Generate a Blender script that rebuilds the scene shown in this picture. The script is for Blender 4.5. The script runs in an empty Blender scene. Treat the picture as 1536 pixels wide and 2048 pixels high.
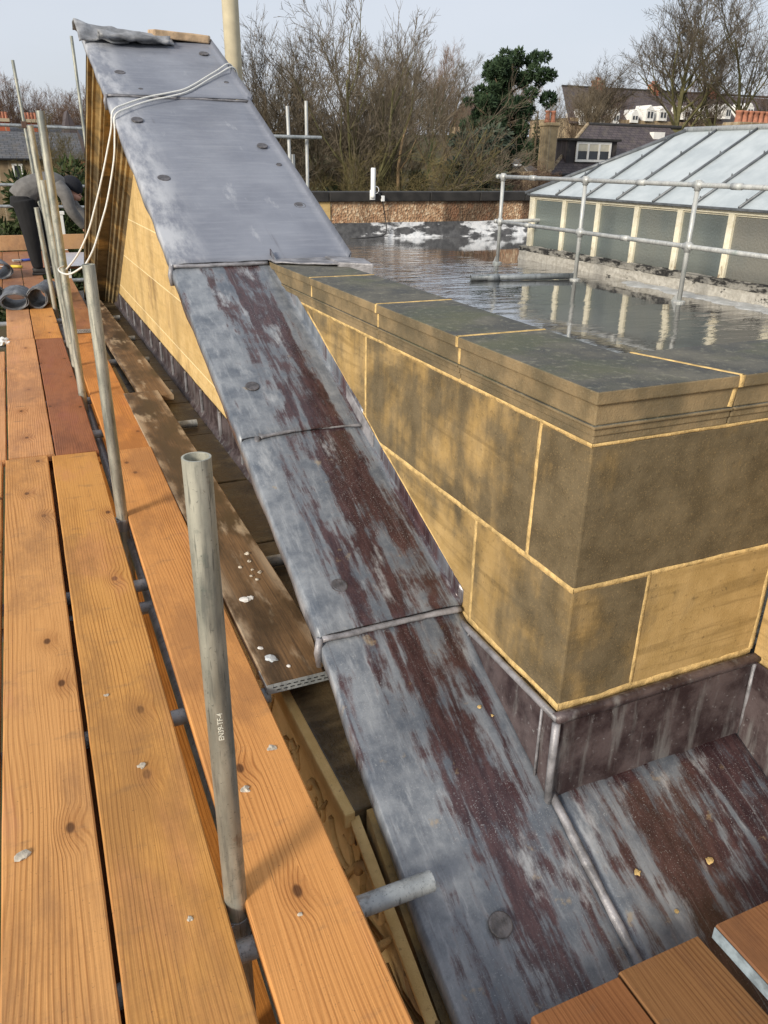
import bpy, bmesh, math, random
from mathutils import Vector, Matrix, noise as mnoise
random.seed(7)
R = math.radians
sc = bpy.context.scene

# ---------------------------------------------------------------- camera
CAM = Vector((0, 0, 1.45))
pitch, roll, yaw = R(24.218), R(0.902), R(24.4326)
fw = Vector((math.sin(yaw)*math.cos(pitch), math.cos(yaw)*math.cos(pitch), -math.sin(pitch)))
rt = Vector((math.cos(yaw), -math.sin(yaw), 0)); up = rt.cross(fw)
r2 = rt*math.cos(roll)+up*math.sin(roll); u2 = -rt*math.sin(roll)+up*math.cos(roll)
cam = bpy.data.cameras.new('camera'); camo = bpy.data.objects.new('camera', cam)
sc.collection.objects.link(camo); sc.camera = camo
mw = Matrix((r2, u2, -fw)).transposed().to_4x4(); mw.translation = CAM
camo.matrix_world = mw
cam.sensor_fit = 'VERTICAL'; cam.sensor_height = 36; cam.sensor_width = 27
cam.lens = 1557.6/2048*36; cam.clip_start = .02; cam.clip_end = 2000
sc.render.resolution_x = 768; sc.render.resolution_y = 1024

# ---------------------------------------------------------------- sky, sun, exposure
SUN = Vector((-.80, -.44, .40)).normalized()          # direction towards the sun
w = bpy.data.worlds.new('World'); sc.world = w; w.use_nodes = True
nt = w.node_tree; nt.nodes.clear()
out = nt.nodes.new('ShaderNodeOutputWorld'); bg = nt.nodes.new('ShaderNodeBackground')
sky = nt.nodes.new('ShaderNodeTexSky'); sky.sky_type = 'NISHITA'; sky.sun_disc = False
sky.sun_elevation = math.asin(SUN.z); sky.sun_rotation = math.atan2(SUN.x, SUN.y)
sky.air_density = 1.0; sky.dust_density = 2.5; sky.ozone_density = 1.0
# thin high cloud veiling the blue: one even milky layer with soft mottling, all round
tc = nt.nodes.new('ShaderNodeTexCoord'); mp = nt.nodes.new('ShaderNodeMapping')
mp.inputs['Scale'].default_value = (1.2, 1.2, 3.5)
nz = nt.nodes.new('ShaderNodeTexNoise'); nz.inputs['Scale'].default_value = 1.6; nz.inputs['Detail'].default_value = 5
rp = nt.nodes.new('ShaderNodeMapRange'); rp.inputs[1].default_value = .3; rp.inputs[2].default_value = .75
rp.inputs[3].default_value = .70; rp.inputs[4].default_value = .90
mx = nt.nodes.new('ShaderNodeMix'); mx.data_type = 'RGBA'
mx.inputs[7].default_value = (6.9, 7.3, 8.1, 1)
nt.links.new(tc.outputs['Generated'], mp.inputs[0]); nt.links.new(mp.outputs[0], nz.inputs['Vector'])
nt.links.new(nz.outputs['Fac'], rp.inputs[0]); nt.links.new(rp.outputs[0], mx.inputs[0])
nt.links.new(sky.outputs[0], mx.inputs[6]); nt.links.new(mx.outputs[2], bg.inputs[0])
bg.inputs[1].default_value = .10; nt.links.new(bg.outputs[0], out.inputs[0])
sl = bpy.data.lights.new('sun', 'SUN'); sl.energy = 3.7; sl.angle = R(15.0); sl.color = (1, .915, .785)
so = bpy.data.objects.new('sun', sl); sc.collection.objects.link(so)
so.rotation_euler = SUN.to_track_quat('Z', 'Y').to_euler()
vs = sc.view_settings
vs.view_transform = 'Standard'; vs.look = 'None'; vs.exposure = 0.16; vs.gamma = 1; vs.use_curve_mapping = False

# ---------------------------------------------------------------- helpers
def tag(o, label=None, cat=None, group=None, kind=None, color=None):
    if label: o['label'] = label
    if cat: o['category'] = cat
    if group: o['group'] = group
    if kind: o['kind'] = kind
    if color: o.color = color
    return o
def thing(name, label, cat, loc=(0, 0, 0), rz=0, group=None):
    o = bpy.data.objects.new(name, None); sc.collection.objects.link(o)
    o.location = loc; o.rotation_euler = (0, 0, rz); o.empty_display_size = .1
    return tag(o, label, cat, group)
class MB:
    def __init__(s): s.v = []; s.f = []; s.uv = None
    def add(s, vs, fs):
        b = len(s.v); s.v += [tuple(p) for p in vs]; s.f += [tuple(b+i for i in f) for f in fs]; return s
    def box(s, x0, x1, y0, y1, z0, z1):
        return s.add([(x0,y0,z0),(x1,y0,z0),(x1,y1,z0),(x0,y1,z0),(x0,y0,z1),(x1,y0,z1),(x1,y1,z1),(x0,y1,z1)],
            [(3,2,1,0),(4,5,6,7),(0,1,5,4),(1,2,6,5),(2,3,7,6),(3,0,4,7)])
    def prism(s, poly, d):                     # poly: list of 3d points, d: extrusion vector
        n = len(poly); d = Vector(d); a = [Vector(p) for p in poly]
        return s.add(a+[p+d for p in a], [tuple(range(n))[::-1], tuple(range(n, 2*n))]+[(i, (i+1) % n, (i+1) % n+n, i+n) for i in range(n)])
    def tube(s, path, r, n=10, cap=True):
        P = [Vector(p) for p in path]; rr = r if isinstance(r, (list, tuple)) else [r]*len(P)
        vs = []; prev = None
        for i, p in enumerate(P):
            t = (P[min(i+1, len(P)-1)]-P[max(i-1, 0)]).normalized()
            if prev is None:
                a = t.orthogonal().normalized()
            else:
                a = (prev-t*prev.dot(t))
                a = a.normalized() if a.length > 1e-6 else t.orthogonal().normalized()
            prev = a; b = t.cross(a)
            vs += [p+(a*math.cos(2*math.pi*k/n)+b*math.sin(2*math.pi*k/n))*rr[i] for k in range(n)]
        fs = [(i*n+k, i*n+(k+1) % n, (i+1)*n+(k+1) % n, (i+1)*n+k) for i in range(len(P)-1) for k in range(n)]
        if cap: fs += [tuple(range(n))[::-1], tuple((len(P)-1)*n+k for k in range(n))]
        return s.add(vs, fs)
    def pipe(s, a, b, ro, ri, n=24, segs=1):    # open hollow tube
        a = Vector(a); b = Vector(b); t = (b-a).normalized(); e = t.orthogonal().normalized(); g = t.cross(e)
        ring = lambda p, r: [p+(e*math.cos(2*math.pi*k/n)+g*math.sin(2*math.pi*k/n))*r for k in range(n)]
        vs = ring(a, ro)+ring(b, ro)+ring(b, ri)+ring(a, ri); fs = []
        for q in range(4):
            for k in range(n): fs.append((q*n+k, q*n+(k+1) % n, ((q+1) % 4)*n+(k+1) % n, ((q+1) % 4)*n+k))
        return s.add(vs, fs)
    def lathe(s, prof, c=(0,0,0), n=16):
        c = Vector(c); vs = []
        for r, z in prof: vs += [c+Vector((r*math.cos(2*math.pi*k/n), r*math.sin(2*math.pi*k/n), z)) for k in range(n)]
        m = len(prof)
        fs = [(i*n+k, i*n+(k+1) % n, (i+1)*n+(k+1) % n, (i+1)*n+k) for i in range(m-1) for k in range(n)]
        fs += [tuple(range(n))[::-1], tuple((m-1)*n+k for k in range(n))]
        return s.add(vs, fs)
    def grid(s, fn, nu, nv, u0=0, u1=1, v0=0, v1=1):
        vs = [fn(u0+(u1-u0)*i/nu, v0+(v1-v0)*j/nv) for j in range(nv+1) for i in range(nu+1)]
        return s.add(vs, [(j*(nu+1)+i, j*(nu+1)+i+1, (j+1)*(nu+1)+i+1, (j+1)*(nu+1)+i) for j in range(nv) for i in range(nu)])
    def mesh(s, name, mat=None, smooth=False):
        me = bpy.data.meshes.new(name); me.from_pydata(s.v, [], s.f)
        if smooth: me.polygons.foreach_set('use_smooth', [True]*len(me.polygons))
        if mat: me.materials.append(mat)
        me.update(); return me
def link(name, me, parent=None, loc=(0,0,0), rot=(0,0,0), bevel=0, bseg=2, auto=None):
    o = bpy.data.objects.new(name, me); sc.collection.objects.link(o)
    o.location = loc; o.rotation_euler = rot; o.parent = parent
    if bevel:
        m = o.modifiers.new('bevel', 'BEVEL'); m.width = bevel; m.segments = bseg; m.limit_method = 'ANGLE'
    return o
def obj(name, mb, mat, parent=None, smooth=False, bevel=0, bseg=2, loc=(0,0,0), rot=(0,0,0), color=None):
    o = link(name, mb.mesh(name, mat, smooth), parent, loc, rot, bevel, bseg)
    if color: o.color = color
    elif mat.name.endswith('sandstone'): o.color = (0, 0, 0, 1)
    return o
def fixn(o):
    bm = bmesh.new(); bm.from_mesh(o.data); bmesh.ops.recalc_face_normals(bm, faces=bm.faces); bm.to_mesh(o.data); bm.free(); return o
def fn(x, y=0, z=0): return mnoise.noise(Vector((x, y, z)))
U = random.uniform

# ---------------------------------------------------------------- materials
class NT:
    def __init__(s, name):
        s.m = bpy.data.materials.new(name); s.m.use_nodes = True; s.t = s.m.node_tree
        s.b = s.t.nodes['Principled BSDF']; s.n = s.t.nodes; s.l = s.t.links
    def new(s, t): return s.n.new('ShaderNode'+t)
    def put(s, sock, v):
        if hasattr(v, 'is_linked'): s.l.new(v, sock)
        elif isinstance(v, (int, float)): sock.default_value = v
        else:
            v = tuple(v)
            sock.default_value = v if len(v) == len(sock.default_value) else v+(1,)
    def coord(s, k='Object'): return s.new('TexCoord').outputs[k]
    def pos(s): return s.new('NewGeometry').outputs['Position']
    def info(s, k): return s.new('ObjectInfo').outputs[k]
    def map(s, v, scale=(1,1,1), loc=(0,0,0), rot=(0,0,0)):
        n = s.new('Mapping'); s.put(n.inputs[0], v); n.inputs['Scale'].default_value = scale
        s.put(n.inputs['Location'], loc); n.inputs['Rotation'].default_value = rot; return n.outputs[0]
    def noise(s, v, scale=5, detail=4, rough=.55, dist=0, col=False):
        n = s.new('TexNoise'); s.put(n.inputs['Vector'], v); n.inputs['Scale'].default_value = scale
        n.inputs['Detail'].default_value = detail; n.inputs['Roughness'].default_value = rough; n.inputs['Distortion'].default_value = dist
        return n.outputs['Color' if col else 'Fac']
    def vor(s, v, scale=5, feat='F1', rnd=1, outp='Distance', dim='3D'):
        n = s.new('TexVoronoi'); n.voronoi_dimensions = dim; n.feature = feat; s.put(n.inputs['Vector'], v); n.inputs['Scale'].default_value = scale
        n.inputs['Randomness'].default_value = rnd; return n.outputs[outp]
    def wave(s, v, scale, dist, dscale=1, detail=2, dir='X', prof='SIN'):
        n = s.new('TexWave'); n.bands_direction = dir; n.wave_profile = prof; s.put(n.inputs['Vector'], v)
        n.inputs['Scale'].default_value = scale; n.inputs['Distortion'].default_value = dist
        n.inputs['Detail'].default_value = detail; n.inputs['Detail Scale'].default_value = dscale; return n.outputs['Fac']
    def rng(s, v, a, b, c=0, d=1, smooth=True):
        n = s.new('MapRange'); n.interpolation_type = 'SMOOTHSTEP' if smooth else 'LINEAR'; s.put(n.inputs[0], v)
        for i, q in enumerate((a, b, c, d)): s.put(n.inputs[1+i], q)
        return n.outputs[0]
    def math(s, op, a, b=0, c=None):
        n = s.new('Math'); n.operation = op; s.put(n.inputs[0], a); s.put(n.inputs[1], b)
        if c is not None: s.put(n.inputs[2], c)
        return n.outputs[0]
    def mix(s, f, a, b, mode='MIX'):
        n = s.new('Mix'); n.data_type = 'RGBA'; n.blend_type = mode; s.put(n.inputs[0], f); s.put(n.inputs[6], a); s.put(n.inputs[7], b); return n.outputs[2]
    def vadd(s, a, b, op='ADD'):
        n = s.new('VectorMath'); n.operation = op; s.put(n.inputs[0], a); s.put(n.inputs[1], b); return n.outputs[0]
    def sep(s, v): n = s.new('SeparateXYZ'); s.put(n.inputs[0], v); return n.outputs
    def comb(s, x, y, z):
        n = s.new('CombineXYZ'); s.put(n.inputs[0], x); s.put(n.inputs[1], y); s.put(n.inputs[2], z); return n.outputs[0]
    def bump(s, h, strength=.3, dist=.01, prev=None):
        n = s.new('Bump'); n.inputs['Strength'].default_value = strength; n.inputs['Distance'].default_value = dist
        s.put(n.inputs['Height'], h)
        if prev is not None: s.l.new(prev, n.inputs['Normal'])
        return n.outputs[0]
    def fin(s, col, rough=.7, nrm=None, metal=0, spec=.5, **k):
        s.put(s.b.inputs['Base Color'], col); s.put(s.b.inputs['Roughness'], rough); s.put(s.b.inputs['Metallic'], metal)
        s.put(s.b.inputs['Specular IOR Level'], spec)
        if nrm is not None: s.l.new(nrm, s.b.inputs['Normal'])
        for a, v in k.items(): s.put(s.b.inputs[a.replace('_', ' ')], v)
        return s.m
def plain(name, col, rough=.7, metal=0, var=.25, scale=12, bump=.15, bd=.004, spec=.5):
    q = NT(name); p = q.coord(); n = q.noise(p, scale, 6, .6); n2 = q.noise(p, scale*7, 3)
    c = q.mix(q.rng(n, .3, .7), tuple(a*(1-var) for a in col), tuple(min(1, a*(1+var)) for a in col))
    return q.fin(c, rough, q.bump(q.math('ADD', n, q.math('MULTIPLY', n2, .5)), bump, bd), metal, spec)

def wood_mat():
    q = NT('scaffold_board_wood'); p = q.coord(); rnd = q.info('Random'); tint = q.info('Color'); wear = q.info('Alpha')
    off = q.comb(q.math('MULTIPLY', rnd, 37), q.math('MULTIPLY', rnd, 91), q.math('MULTIPLY', rnd, 13))
    v = q.vadd(p, off)
    kn = q.map(v, (4.6, 2.6, 1)); kd = q.vor(kn, 1, 'F1', 1, 'Distance', '2D')                       # sparse knots
    ksel = q.vor(kn, 1, 'F1', 1, 'Color', '2D'); keep = q.math('GREATER_THAN', q.sep(ksel)[0], .55)
    knot = q.math('MULTIPLY', q.rng(kd, .030, .062, 1, 0), keep)
    halo = q.math('MULTIPLY', q.rng(kd, .03, .26, 1, 0), keep)
    wob = q.noise(q.map(v, (3.2, .45, 1)), 1, 3, .5)
    gx = q.math('ADD', q.sep(v)[0], q.math('ADD', q.math('MULTIPLY', wob, .13), q.math('MULTIPLY', halo, .022)))
    gv = q.comb(gx, q.math('MULTIPLY', q.sep(v)[1], .03), 0)
    ring = q.math('POWER', q.wave(gv, 27, 2.4, 1.6, 4), 2.5)                                             # growth rings
    ring2 = q.wave(gv, 63, 4.5, 2, 2); rmod = q.rng(q.noise(q.map(v, (7, .7, 1), loc=(2, 5, 0)), 1, 3, .5), .35, .65, .06, .36)
    fib = q.noise(q.map(v, (170, 3.2, 60)), 1, 5, .65)
    blot = q.noise(q.map(v, (5, 1.6, 4)), 1, 6, .6); blot2 = q.noise(q.map(v, (2.2, .55, 2)), 1, 4, .6)
    saw = q.noise(q.map(v, (6, 120, 6), rot=(0, 0, .25)), 1, 2, .5)
    g = q.math('ADD', q.math('MULTIPLY', ring, rmod), q.math('ADD', q.math('MULTIPLY', ring2, .10), q.math('MULTIPLY', fib, .62)))
    c = q.mix(q.rng(g, .2, .95), q.mix(1, tint, (1.22, 1.16, 1.02), 'MULTIPLY'), q.mix(1, tint, (.66, .52, .38), 'MULTIPLY'))
    c = q.mix(q.math('MULTIPLY', q.rng(blot, .52, .72), .45), c, q.mix(1, tint, (.62, .52, .44), 'MULTIPLY'))
    c = q.mix(q.math('MULTIPLY', q.rng(blot2, .55, .75), .35), c, q.mix(1, tint, (1.25, 1.1, .62), 'MULTIPLY'))
    c = q.mix(q.math('MULTIPLY', halo, .35), c, (.24, .085, .025))
    c = q.mix(q.math('MULTIPLY', knot, .85), c, (.07, .028, .012))
    sm = q.noise(q.map(v, (8, 15, 5)), 1, 5, .6)                                    # dark scuffs across the grain
    c = q.mix(q.math('MULTIPLY', q.rng(sm, .56, .76), q.math('MULTIPLY', wear, .5)), c, (.10, .085, .065))
    pk = q.noise(q.map(v, (4, 1.3, 2), loc=(5, 9, 0)), 1, 5, .6); c = q.mix(q.math('MULTIPLY', q.rng(pk, .54, .72), .45), c, q.mix(1, tint, (1.0, .82, 1.25), 'MULTIPLY'))
    rubd = q.noise(q.map(v, (3.2, 1.1, 2), loc=(8, 3, 0)), 1, 7, .7); c = q.mix(q.math('MULTIPLY', q.rng(rubd, .46, .64), .62), c, q.mix(1, tint, (.58, .54, .58), 'MULTIPLY'))
    crack = q.noise(q.map(v, (240, 2.2, 60), loc=(1, 4, 0)), 1, 3, .6); c = q.mix(q.math('MULTIPLY', q.rng(crack, .66, .72), .55), c, (.10, .05, .022))
    dirt = q.noise(v, 140, 3, .7)
    c = q.mix(q.math('MULTIPLY', q.rng(dirt, .63, .74), .55), c, (.075, .05, .03))
    h = q.math('ADD', q.math('MULTIPLY', g, .8), q.math('ADD', q.math('MULTIPLY', saw, .35), q.math('MULTIPLY', knot, -.4)))
    return q.fin(c, q.rng(blot, .3, .7, .68, .88), q.bump(h, .55, .0025), 0, .22)
WOOD = wood_mat()

def wet_wood_mat():                                                                 # brown board stained with mortar and water
    q = NT('stained_board_wood'); p = q.coord(); rnd = q.info('Random')
    v = q.vadd(p, q.comb(q.math('MULTIPLY', rnd, 17), q.math('MULTIPLY', rnd, 51), 0))
    fib = q.noise(q.map(v, (150, 3, 60)), 1, 5, .65); ring = q.wave(q.map(v, (1, .04, 1)), 26, 5, 1.2, 3)
    b = q.noise(q.map(v, (5, 1.5, 4)), 1, 7, .62); pale = q.noise(q.map(v, (9, 2.4, 4), loc=(3, 7, 0)), 1, 6, .6)
    edge = q.rng(q.math('ABSOLUTE', q.sep(p)[0]), .06, .11)
    c = q.mix(q.rng(b, .38, .62), (.055, .034, .017), (.22, .125, .055))
    c = q.mix(q.math('MULTIPLY', q.rng(fib, .42, .68), .65), c, (.045, .027, .014))
    c = q.mix(q.math('MULTIPLY', ring, .18), c, (.05, .03, .018))
    pm = q.math('ADD', q.rng(pale, .56, .70), q.math('MULTIPLY', q.math('MULTIPLY', edge, q.rng(b, .46, .58)), .8))
    c = q.mix(q.math('MULTIPLY', q.math('MINIMUM', pm, 1), .72), c, (.52, .41, .28))
    return q.fin(c, q.rng(b, .35, .65, .42, .75), q.bump(q.math('ADD', fib, b), .35, .002), 0, .4)
WETWOOD = wet_wood_mat()

def steel_mat(name, a, b, dark, metal=.35):
    q = NT(name); p = q.coord(); rnd = q.info('Random')
    v = q.vadd(p, q.comb(q.math('MULTIPLY', rnd, 11), q.math('MULTIPLY', rnd, 29), q.math('MULTIPLY', rnd, 53)))
    n = q.noise(q.map(v, (14, 14, 4)), 1, 6, .6); sp = q.noise(v, 160, 3, .6); st = q.noise(q.map(v, (55, 55, 5)), 1, 4, .6)
    c = q.mix(q.rng(n, .3, .7), a, b); c = q.mix(q.math('MULTIPLY', q.rng(st, .50, .72), .7), c, dark)
    c = q.mix(q.math('MULTIPLY', q.rng(sp, .62, .7), .55), c, tuple(x*.7 for x in dark))
    sc_ = q.noise(q.map(v, (150, 150, 9)), 1, 3, .6); c = q.mix(q.math('MULTIPLY', q.rng(sc_, .60, .68), .6), c, tuple(x*.6 for x in dark)); bl_ = q.noise(v, 9, 6, .7); c = q.mix(q.math('MULTIPLY', q.rng(bl_, .56, .66), .5), c, (dark[0]*1.1, dark[1]*1.3, dark[2]*1.2))
    rust = q.noise(v, 23, 4, .6); c = q.mix(q.math('MULTIPLY', q.rng(rust, .66, .74), .5), c, (.16, .12, .09))
    return q.fin(c, q.rng(n, .3, .7, .38, .62), q.bump(q.math('ADD', sp, st), .25, .0012), metal, .5)
GALV = steel_mat('galvanised_tube', (.26, .275, .245), (.50, .49, .41), (.12, .13, .125), .55)
GALVD = steel_mat('dull_galvanised_tube', (.25, .27, .28), (.40, .43, .44), (.13, .14, .15))
KEE = steel_mat('guardrail_galvanised', (.42, .43, .42), (.56, .57, .55), (.26, .27, .27), .25)

def lead_mat(name, stained):
    q = NT(name); uv = q.new('UVMap').outputs[0]; v = q.vadd(uv, (3.1, 1.7, 0))
    X = q.sep(uv)[0]
    streak = q.noise(q.map(v, (11, 1.15, 1)), 1, 7, .62, .35); fine = q.noise(q.map(v, (48, 9, 1)), 1, 7, .68)
    blot = q.noise(v, 8, 8, .65); grain = q.noise(v, 190, 3, .6); bloom = q.noise(q.map(v, (10, 3.2, 1), loc=(9, 4, 0)), 1, 7, .68)
    cloud = q.noise(v, 2.3, 4, .5); ripple = q.noise(q.map(v, (4, 34, 1)), 1, 3, .5, .6)
    if stained:
        g = q.mix(q.rng(blot, .32, .68), (.095, .112, .138), (.25, .268, .29))
        g = q.mix(q.math('MULTIPLY', q.rng(fine, .48, .72), .5), g, (.40, .42, .44))
        bias = q.math('MULTIPLY', q.math('SUBTRACT', q.rng(X, .70, .86, 0, 1), q.math('SUBTRACT', q.rng(X, .96, 1.04, 0, .6), q.rng(X, 1.10, 1.32, 0, .62))), .095)
        s = q.math('ADD', q.math('ADD', q.math('MULTIPLY', streak, .62), q.math('MULTIPLY', blot, .28)), q.math('ADD', q.math('MULTIPLY', fine, .20), bias))
        m = q.rng(s, .572, .655)
        c = q.mix(m, g, q.mix(q.rng(fine, .35, .7), (.032, .016, .019), (.080, .042, .043)))
        c = q.mix(q.math('MULTIPLY', q.rng(bloom, .56, .70), .75), c, (.40, .415, .43))
        sp = q.vor(q.vadd(v, q.noise(v, 30, 2, .5, 0, True)), 14); c = q.mix(q.math('MULTIPLY', q.rng(sp, .13, .21, 1, 0), q.rng(cloud, .42, .58, 0, .7)), c, (.36, .37, .375))
        run1 = q.noise(q.map(v, (130, 2.6, 1), loc=(2, 8, 0)), 1, 4, .6); c = q.mix(q.math('MULTIPLY', q.rng(run1, .60, .74), .22), c, (.45, .46, .47)); run2 = q.noise(q.map(v, (95, 2.0, 1), loc=(7, 3, 0)), 1, 4, .6); c = q.mix(q.math('MULTIPLY', q.rng(run2, .60, .74), .28), c, (.035, .022, .025)); och = q.noise(v, 11, 5, .6); c = q.mix(q.math('MULTIPLY', q.rng(och, .64, .72), .45), c, (.42, .31, .17))
        c = q.mix(q.math('MULTIPLY', q.rng(grain, .58, .70), .16), c, (.42, .43, .44)); c = q.mix(q.math('MULTIPLY', q.rng(grain, .30, .42, 1, 0), .22), c, (.04, .03, .032)); ro = q.rng(s, .54, .66, .42, .20)
    else:
        g = q.mix(q.rng(cloud, .3, .7), (.155, .168, .205), (.225, .240, .280))
        g = q.mix(q.math('MULTIPLY', q.rng(ripple, .45, .7), .25), g, (.31, .325, .365))
        wl = q.math('MULTIPLY', q.rng(X, .66, .84, 1, 0), q.rng(bloom, .38, .62))                      # white bloom along the drip edge
        wl = q.math('MAXIMUM', wl, q.math('MULTIPLY', q.rng(bloom, .60, .74), .5))
        c = q.mix(q.math('MULTIPLY', wl, .8), g, (.50, .51, .53))
        c = q.mix(q.math('MULTIPLY', q.rng(streak, .64, .74), .5), c, (.09, .085, .10))
        ro = q.rng(blot, .3, .7, .34, .55)
    wr = q.noise(v, 14, 4, .6, .8); h = q.math('ADD', q.math('ADD', q.math('MULTIPLY', wr, .5), q.math('MULTIPLY', cloud, 3.0 if not stained else 2.0)), q.math('ADD', q.math('MULTIPLY', ripple, .22 if not stained else .12), q.math('MULTIPLY', grain, .12)))
    return q.fin(c, ro, q.bump(h, .35, .008), .12, .5)
LEADN = lead_mat('clean_lead', False); LEADS = lead_mat('stained_lead', True)
def lead_obj():
    q = NT('lead_dressing'); v = q.pos(); n = q.noise(v, 9, 7, .65); f = q.noise(v, 60, 5, .65); st = q.noise(q.map(v, (26, 26, 3.5)), 1, 6, .6)
    c = q.mix(q.rng(n, .35, .65), (.030, .018, .019), (.105, .080, .080)); c = q.mix(q.math('MULTIPLY', q.rng(st, .5, .72), .7), c, (.21, .205, .20))
    c = q.mix(q.math('MULTIPLY', q.rng(f, .60, .75), .6), c, (.38, .385, .39))
    return q.fin(c, .42, q.bump(q.math('ADD', n, q.math('MULTIPLY', f, .4)), .5, .006), .1, .5)
LEADU = lead_obj()
LEADR = plain('scrap_lead', (.24, .245, .255), .5, .15, .45, 9, .5, .01)
DOT = plain('lead_dot_patina', (.085, .080, .084), .45, .1, .5, 30, .5, .006)
LEADK = plain('dark_lead_roll', (.115, .12, .13), .5, .15, .5, 9, .6, .02)
LEADE = plain('lead_edge', (.22, .215, .225), .45, .12, .5, 14, .4, .008)

def stone_mat(name, ochre, pale, grime_and_shade, bed=.3, base=.0):
    q = NT(name); v = q.pos(); rnd = q.info('Random'); amt = q.sep(q.info('Color'))[0]
    big = q.noise(v, 2.6, 6, .6, .3); mid = q.noise(v, 11, 6, .6); gr = q.noise(v, 240, 3, .65); gr2 = q.noise(v, 70, 4, .6)
    beds = q.noise(q.map(v, (2, 2, 26), rot=(.05, .08, 0)), 1, 5, .6, .5); run = q.noise(q.map(v, (9, 9, .9)), 1, 6, .6)
    c = q.mix(q.rng(mid, .3, .7), ochre, pale); c = q.mix(q.math('MULTIPLY', rnd, .35), c, tuple(a*.6 for a in ochre)); c = q.mix(q.math('MULTIPLY', q.rng(beds, .48, .66), bed*1.6), c, tuple(a*.45 for a in ochre))
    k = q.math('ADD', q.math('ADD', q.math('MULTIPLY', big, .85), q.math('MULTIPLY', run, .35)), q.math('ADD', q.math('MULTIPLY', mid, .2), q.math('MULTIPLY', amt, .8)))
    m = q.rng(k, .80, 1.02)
    c = q.mix(q.math('MULTIPLY', m, .93), c, q.mix(q.rng(mid, .3, .7), grime_and_shade, tuple(a*1.9 for a in grime_and_shade)))
    c = q.mix(q.math('MULTIPLY', q.rng(gr, .55, .72), .22), c, tuple(min(1, a*1.2) for a in pale))
    c = q.mix(q.math('MULTIPLY', q.rng(gr2, .6, .72), .4), c, tuple(a*.6 for a in grime_and_shade))
    return q.fin(c, .88, q.bump(q.math('ADD', gr, q.math('ADD', q.math('MULTIPLY', gr2, .8), q.math('MULTIPLY', mid, 1.2))), .45, .0035), 0, .25)
STONE = stone_mat('weathered_sandstone', (.40, .265, .10), (.54, .37, .16), (.070, .056, .034))
STONEL = stone_mat('clean_sandstone', (.56, .385, .155), (.68, .49, .225), (.16, .10, .045), .12)
def coping_mat():
    q = NT('coping_stone'); v = q.pos(); n = q.noise(v, 7, 7, .62); g = q.noise(v, 200, 3, .6); l = q.noise(v, 3, 5, .6); f = q.noise(v, 45, 4, .6)
    nz = q.sep(q.new('NewGeometry').outputs['Normal'])[2]; top = q.rng(nz, .3, .8)
    side = q.mix(q.rng(n, .35, .65), (.15, .115, .062), (.29, .21, .11)); side = q.mix(q.math('MULTIPLY', q.rng(l, .45, .65), .5), side, (.085, .074, .048))
    t = q.mix(q.rng(n, .3, .7), (.040, .040, .034), (.14, .132, .105)); t = q.mix(q.math('MULTIPLY', q.rng(l, .5, .66), .6), t, (.085, .095, .045))
    t = q.mix(q.math('MULTIPLY', q.rng(f, .55, .68), .5), t, (.25, .235, .17))
    c = q.mix(top, side, t); c = q.mix(q.math('MULTIPLY', q.rng(g, .58, .72), .35), c, (.36, .31, .2))
    return q.fin(c, q.rng(n, .3, .7, .55, .85), q.bump(q.math('ADD', g, q.math('ADD', n, f)), .5, .004), 0, .4)
COPE = coping_mat()
MORTAR = plain('lime_mortar', (.60, .42, .18), .95, 0, .3, 34, .8, .008, .2); PALEM = plain('pale_mortar', (.80, .66, .38), .95, 0, .1, 30, .3, .004, .2)
def ledge_mat():
    q = NT('wet_ledge_stone'); v = q.pos(); n = q.noise(q.map(v, (3, 9, 3)), 1, 6, .65); g = q.noise(v, 60, 5, .65); b = q.noise(v, 5, 6, .6)
    c = q.mix(q.rng(n, .35, .66), (.030, .022, .013), (.115, .082, .042)); c = q.mix(q.math('MULTIPLY', q.rng(b, .5, .68), .6), c, (.19, .145, .075))
    c = q.mix(q.math('MULTIPLY', q.rng(g, .6, .74), .4), c, (.05, .06, .025))
    return q.fin(c, q.rng(n, .3, .7, .3, .65), q.bump(q.math('ADD', n, g), .5, .008), 0, .45)
LEDGE = ledge_mat()
def water_mat():
    q = NT('roof_water'); v = q.pos(); a = q.noise(q.map(v, (3.2, 7.5, 1), rot=(0, 0, .42)), 1, 4, .55, .5); b = q.noise(q.map(v, (1.2, 2.6, 1), rot=(0, 0, .42)), 1, 3, .5); t = q.noise(v, .55, 4, .55)
    calm = q.rng(q.noise(v, .38, 2, .4), .44, .60, .06, .9)
    h = q.math('MULTIPLY', q.math('ADD', q.math('MULTIPLY', a, .55), q.math('MULTIPLY', b, .6)), calm)
    c = q.mix(q.rng(t, .4, .6), (.05, .048, .045), (.13, .125, .118))
    nb = q.bump(h, .65, .036); q.l.new(nb, q.b.inputs['Coat Normal'])
    return q.fin(c, .035, nb, 0, .5, IOR=1.33, Coat_Weight=1.0, Coat_Roughness=.03, Coat_IOR=1.4)
WATER = water_mat()
def rough_mat():
    q = NT('roughcast'); v = q.pos(); vo = q.vor(v, 30, 'F1', 1, 'Color'); d = q.vor(v, 30); run = q.noise(q.map(v, (1.35, 1, .12)), 1, 5, .55); n = q.noise(v, 3, 4)
    c = q.mix(q.sep(vo)[0], (.29, .165, .092), (.54, .37, .23)); c = q.mix(q.math('MULTIPLY', q.math('GREATER_THAN', q.sep(vo)[1], .86), .7), c, (.72, .58, .40))
    c = q.mix(q.math('MULTIPLY', q.rng(run, .47, .58), .8), c, (.045, .028, .018)); c = q.mix(q.math('MULTIPLY', q.rng(n, .5, .7), .3), c, (.38, .17, .09))
    return q.fin(c, .9, q.bump(d, .8, .02), 0, .3)
ROUGH = rough_mat()
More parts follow.
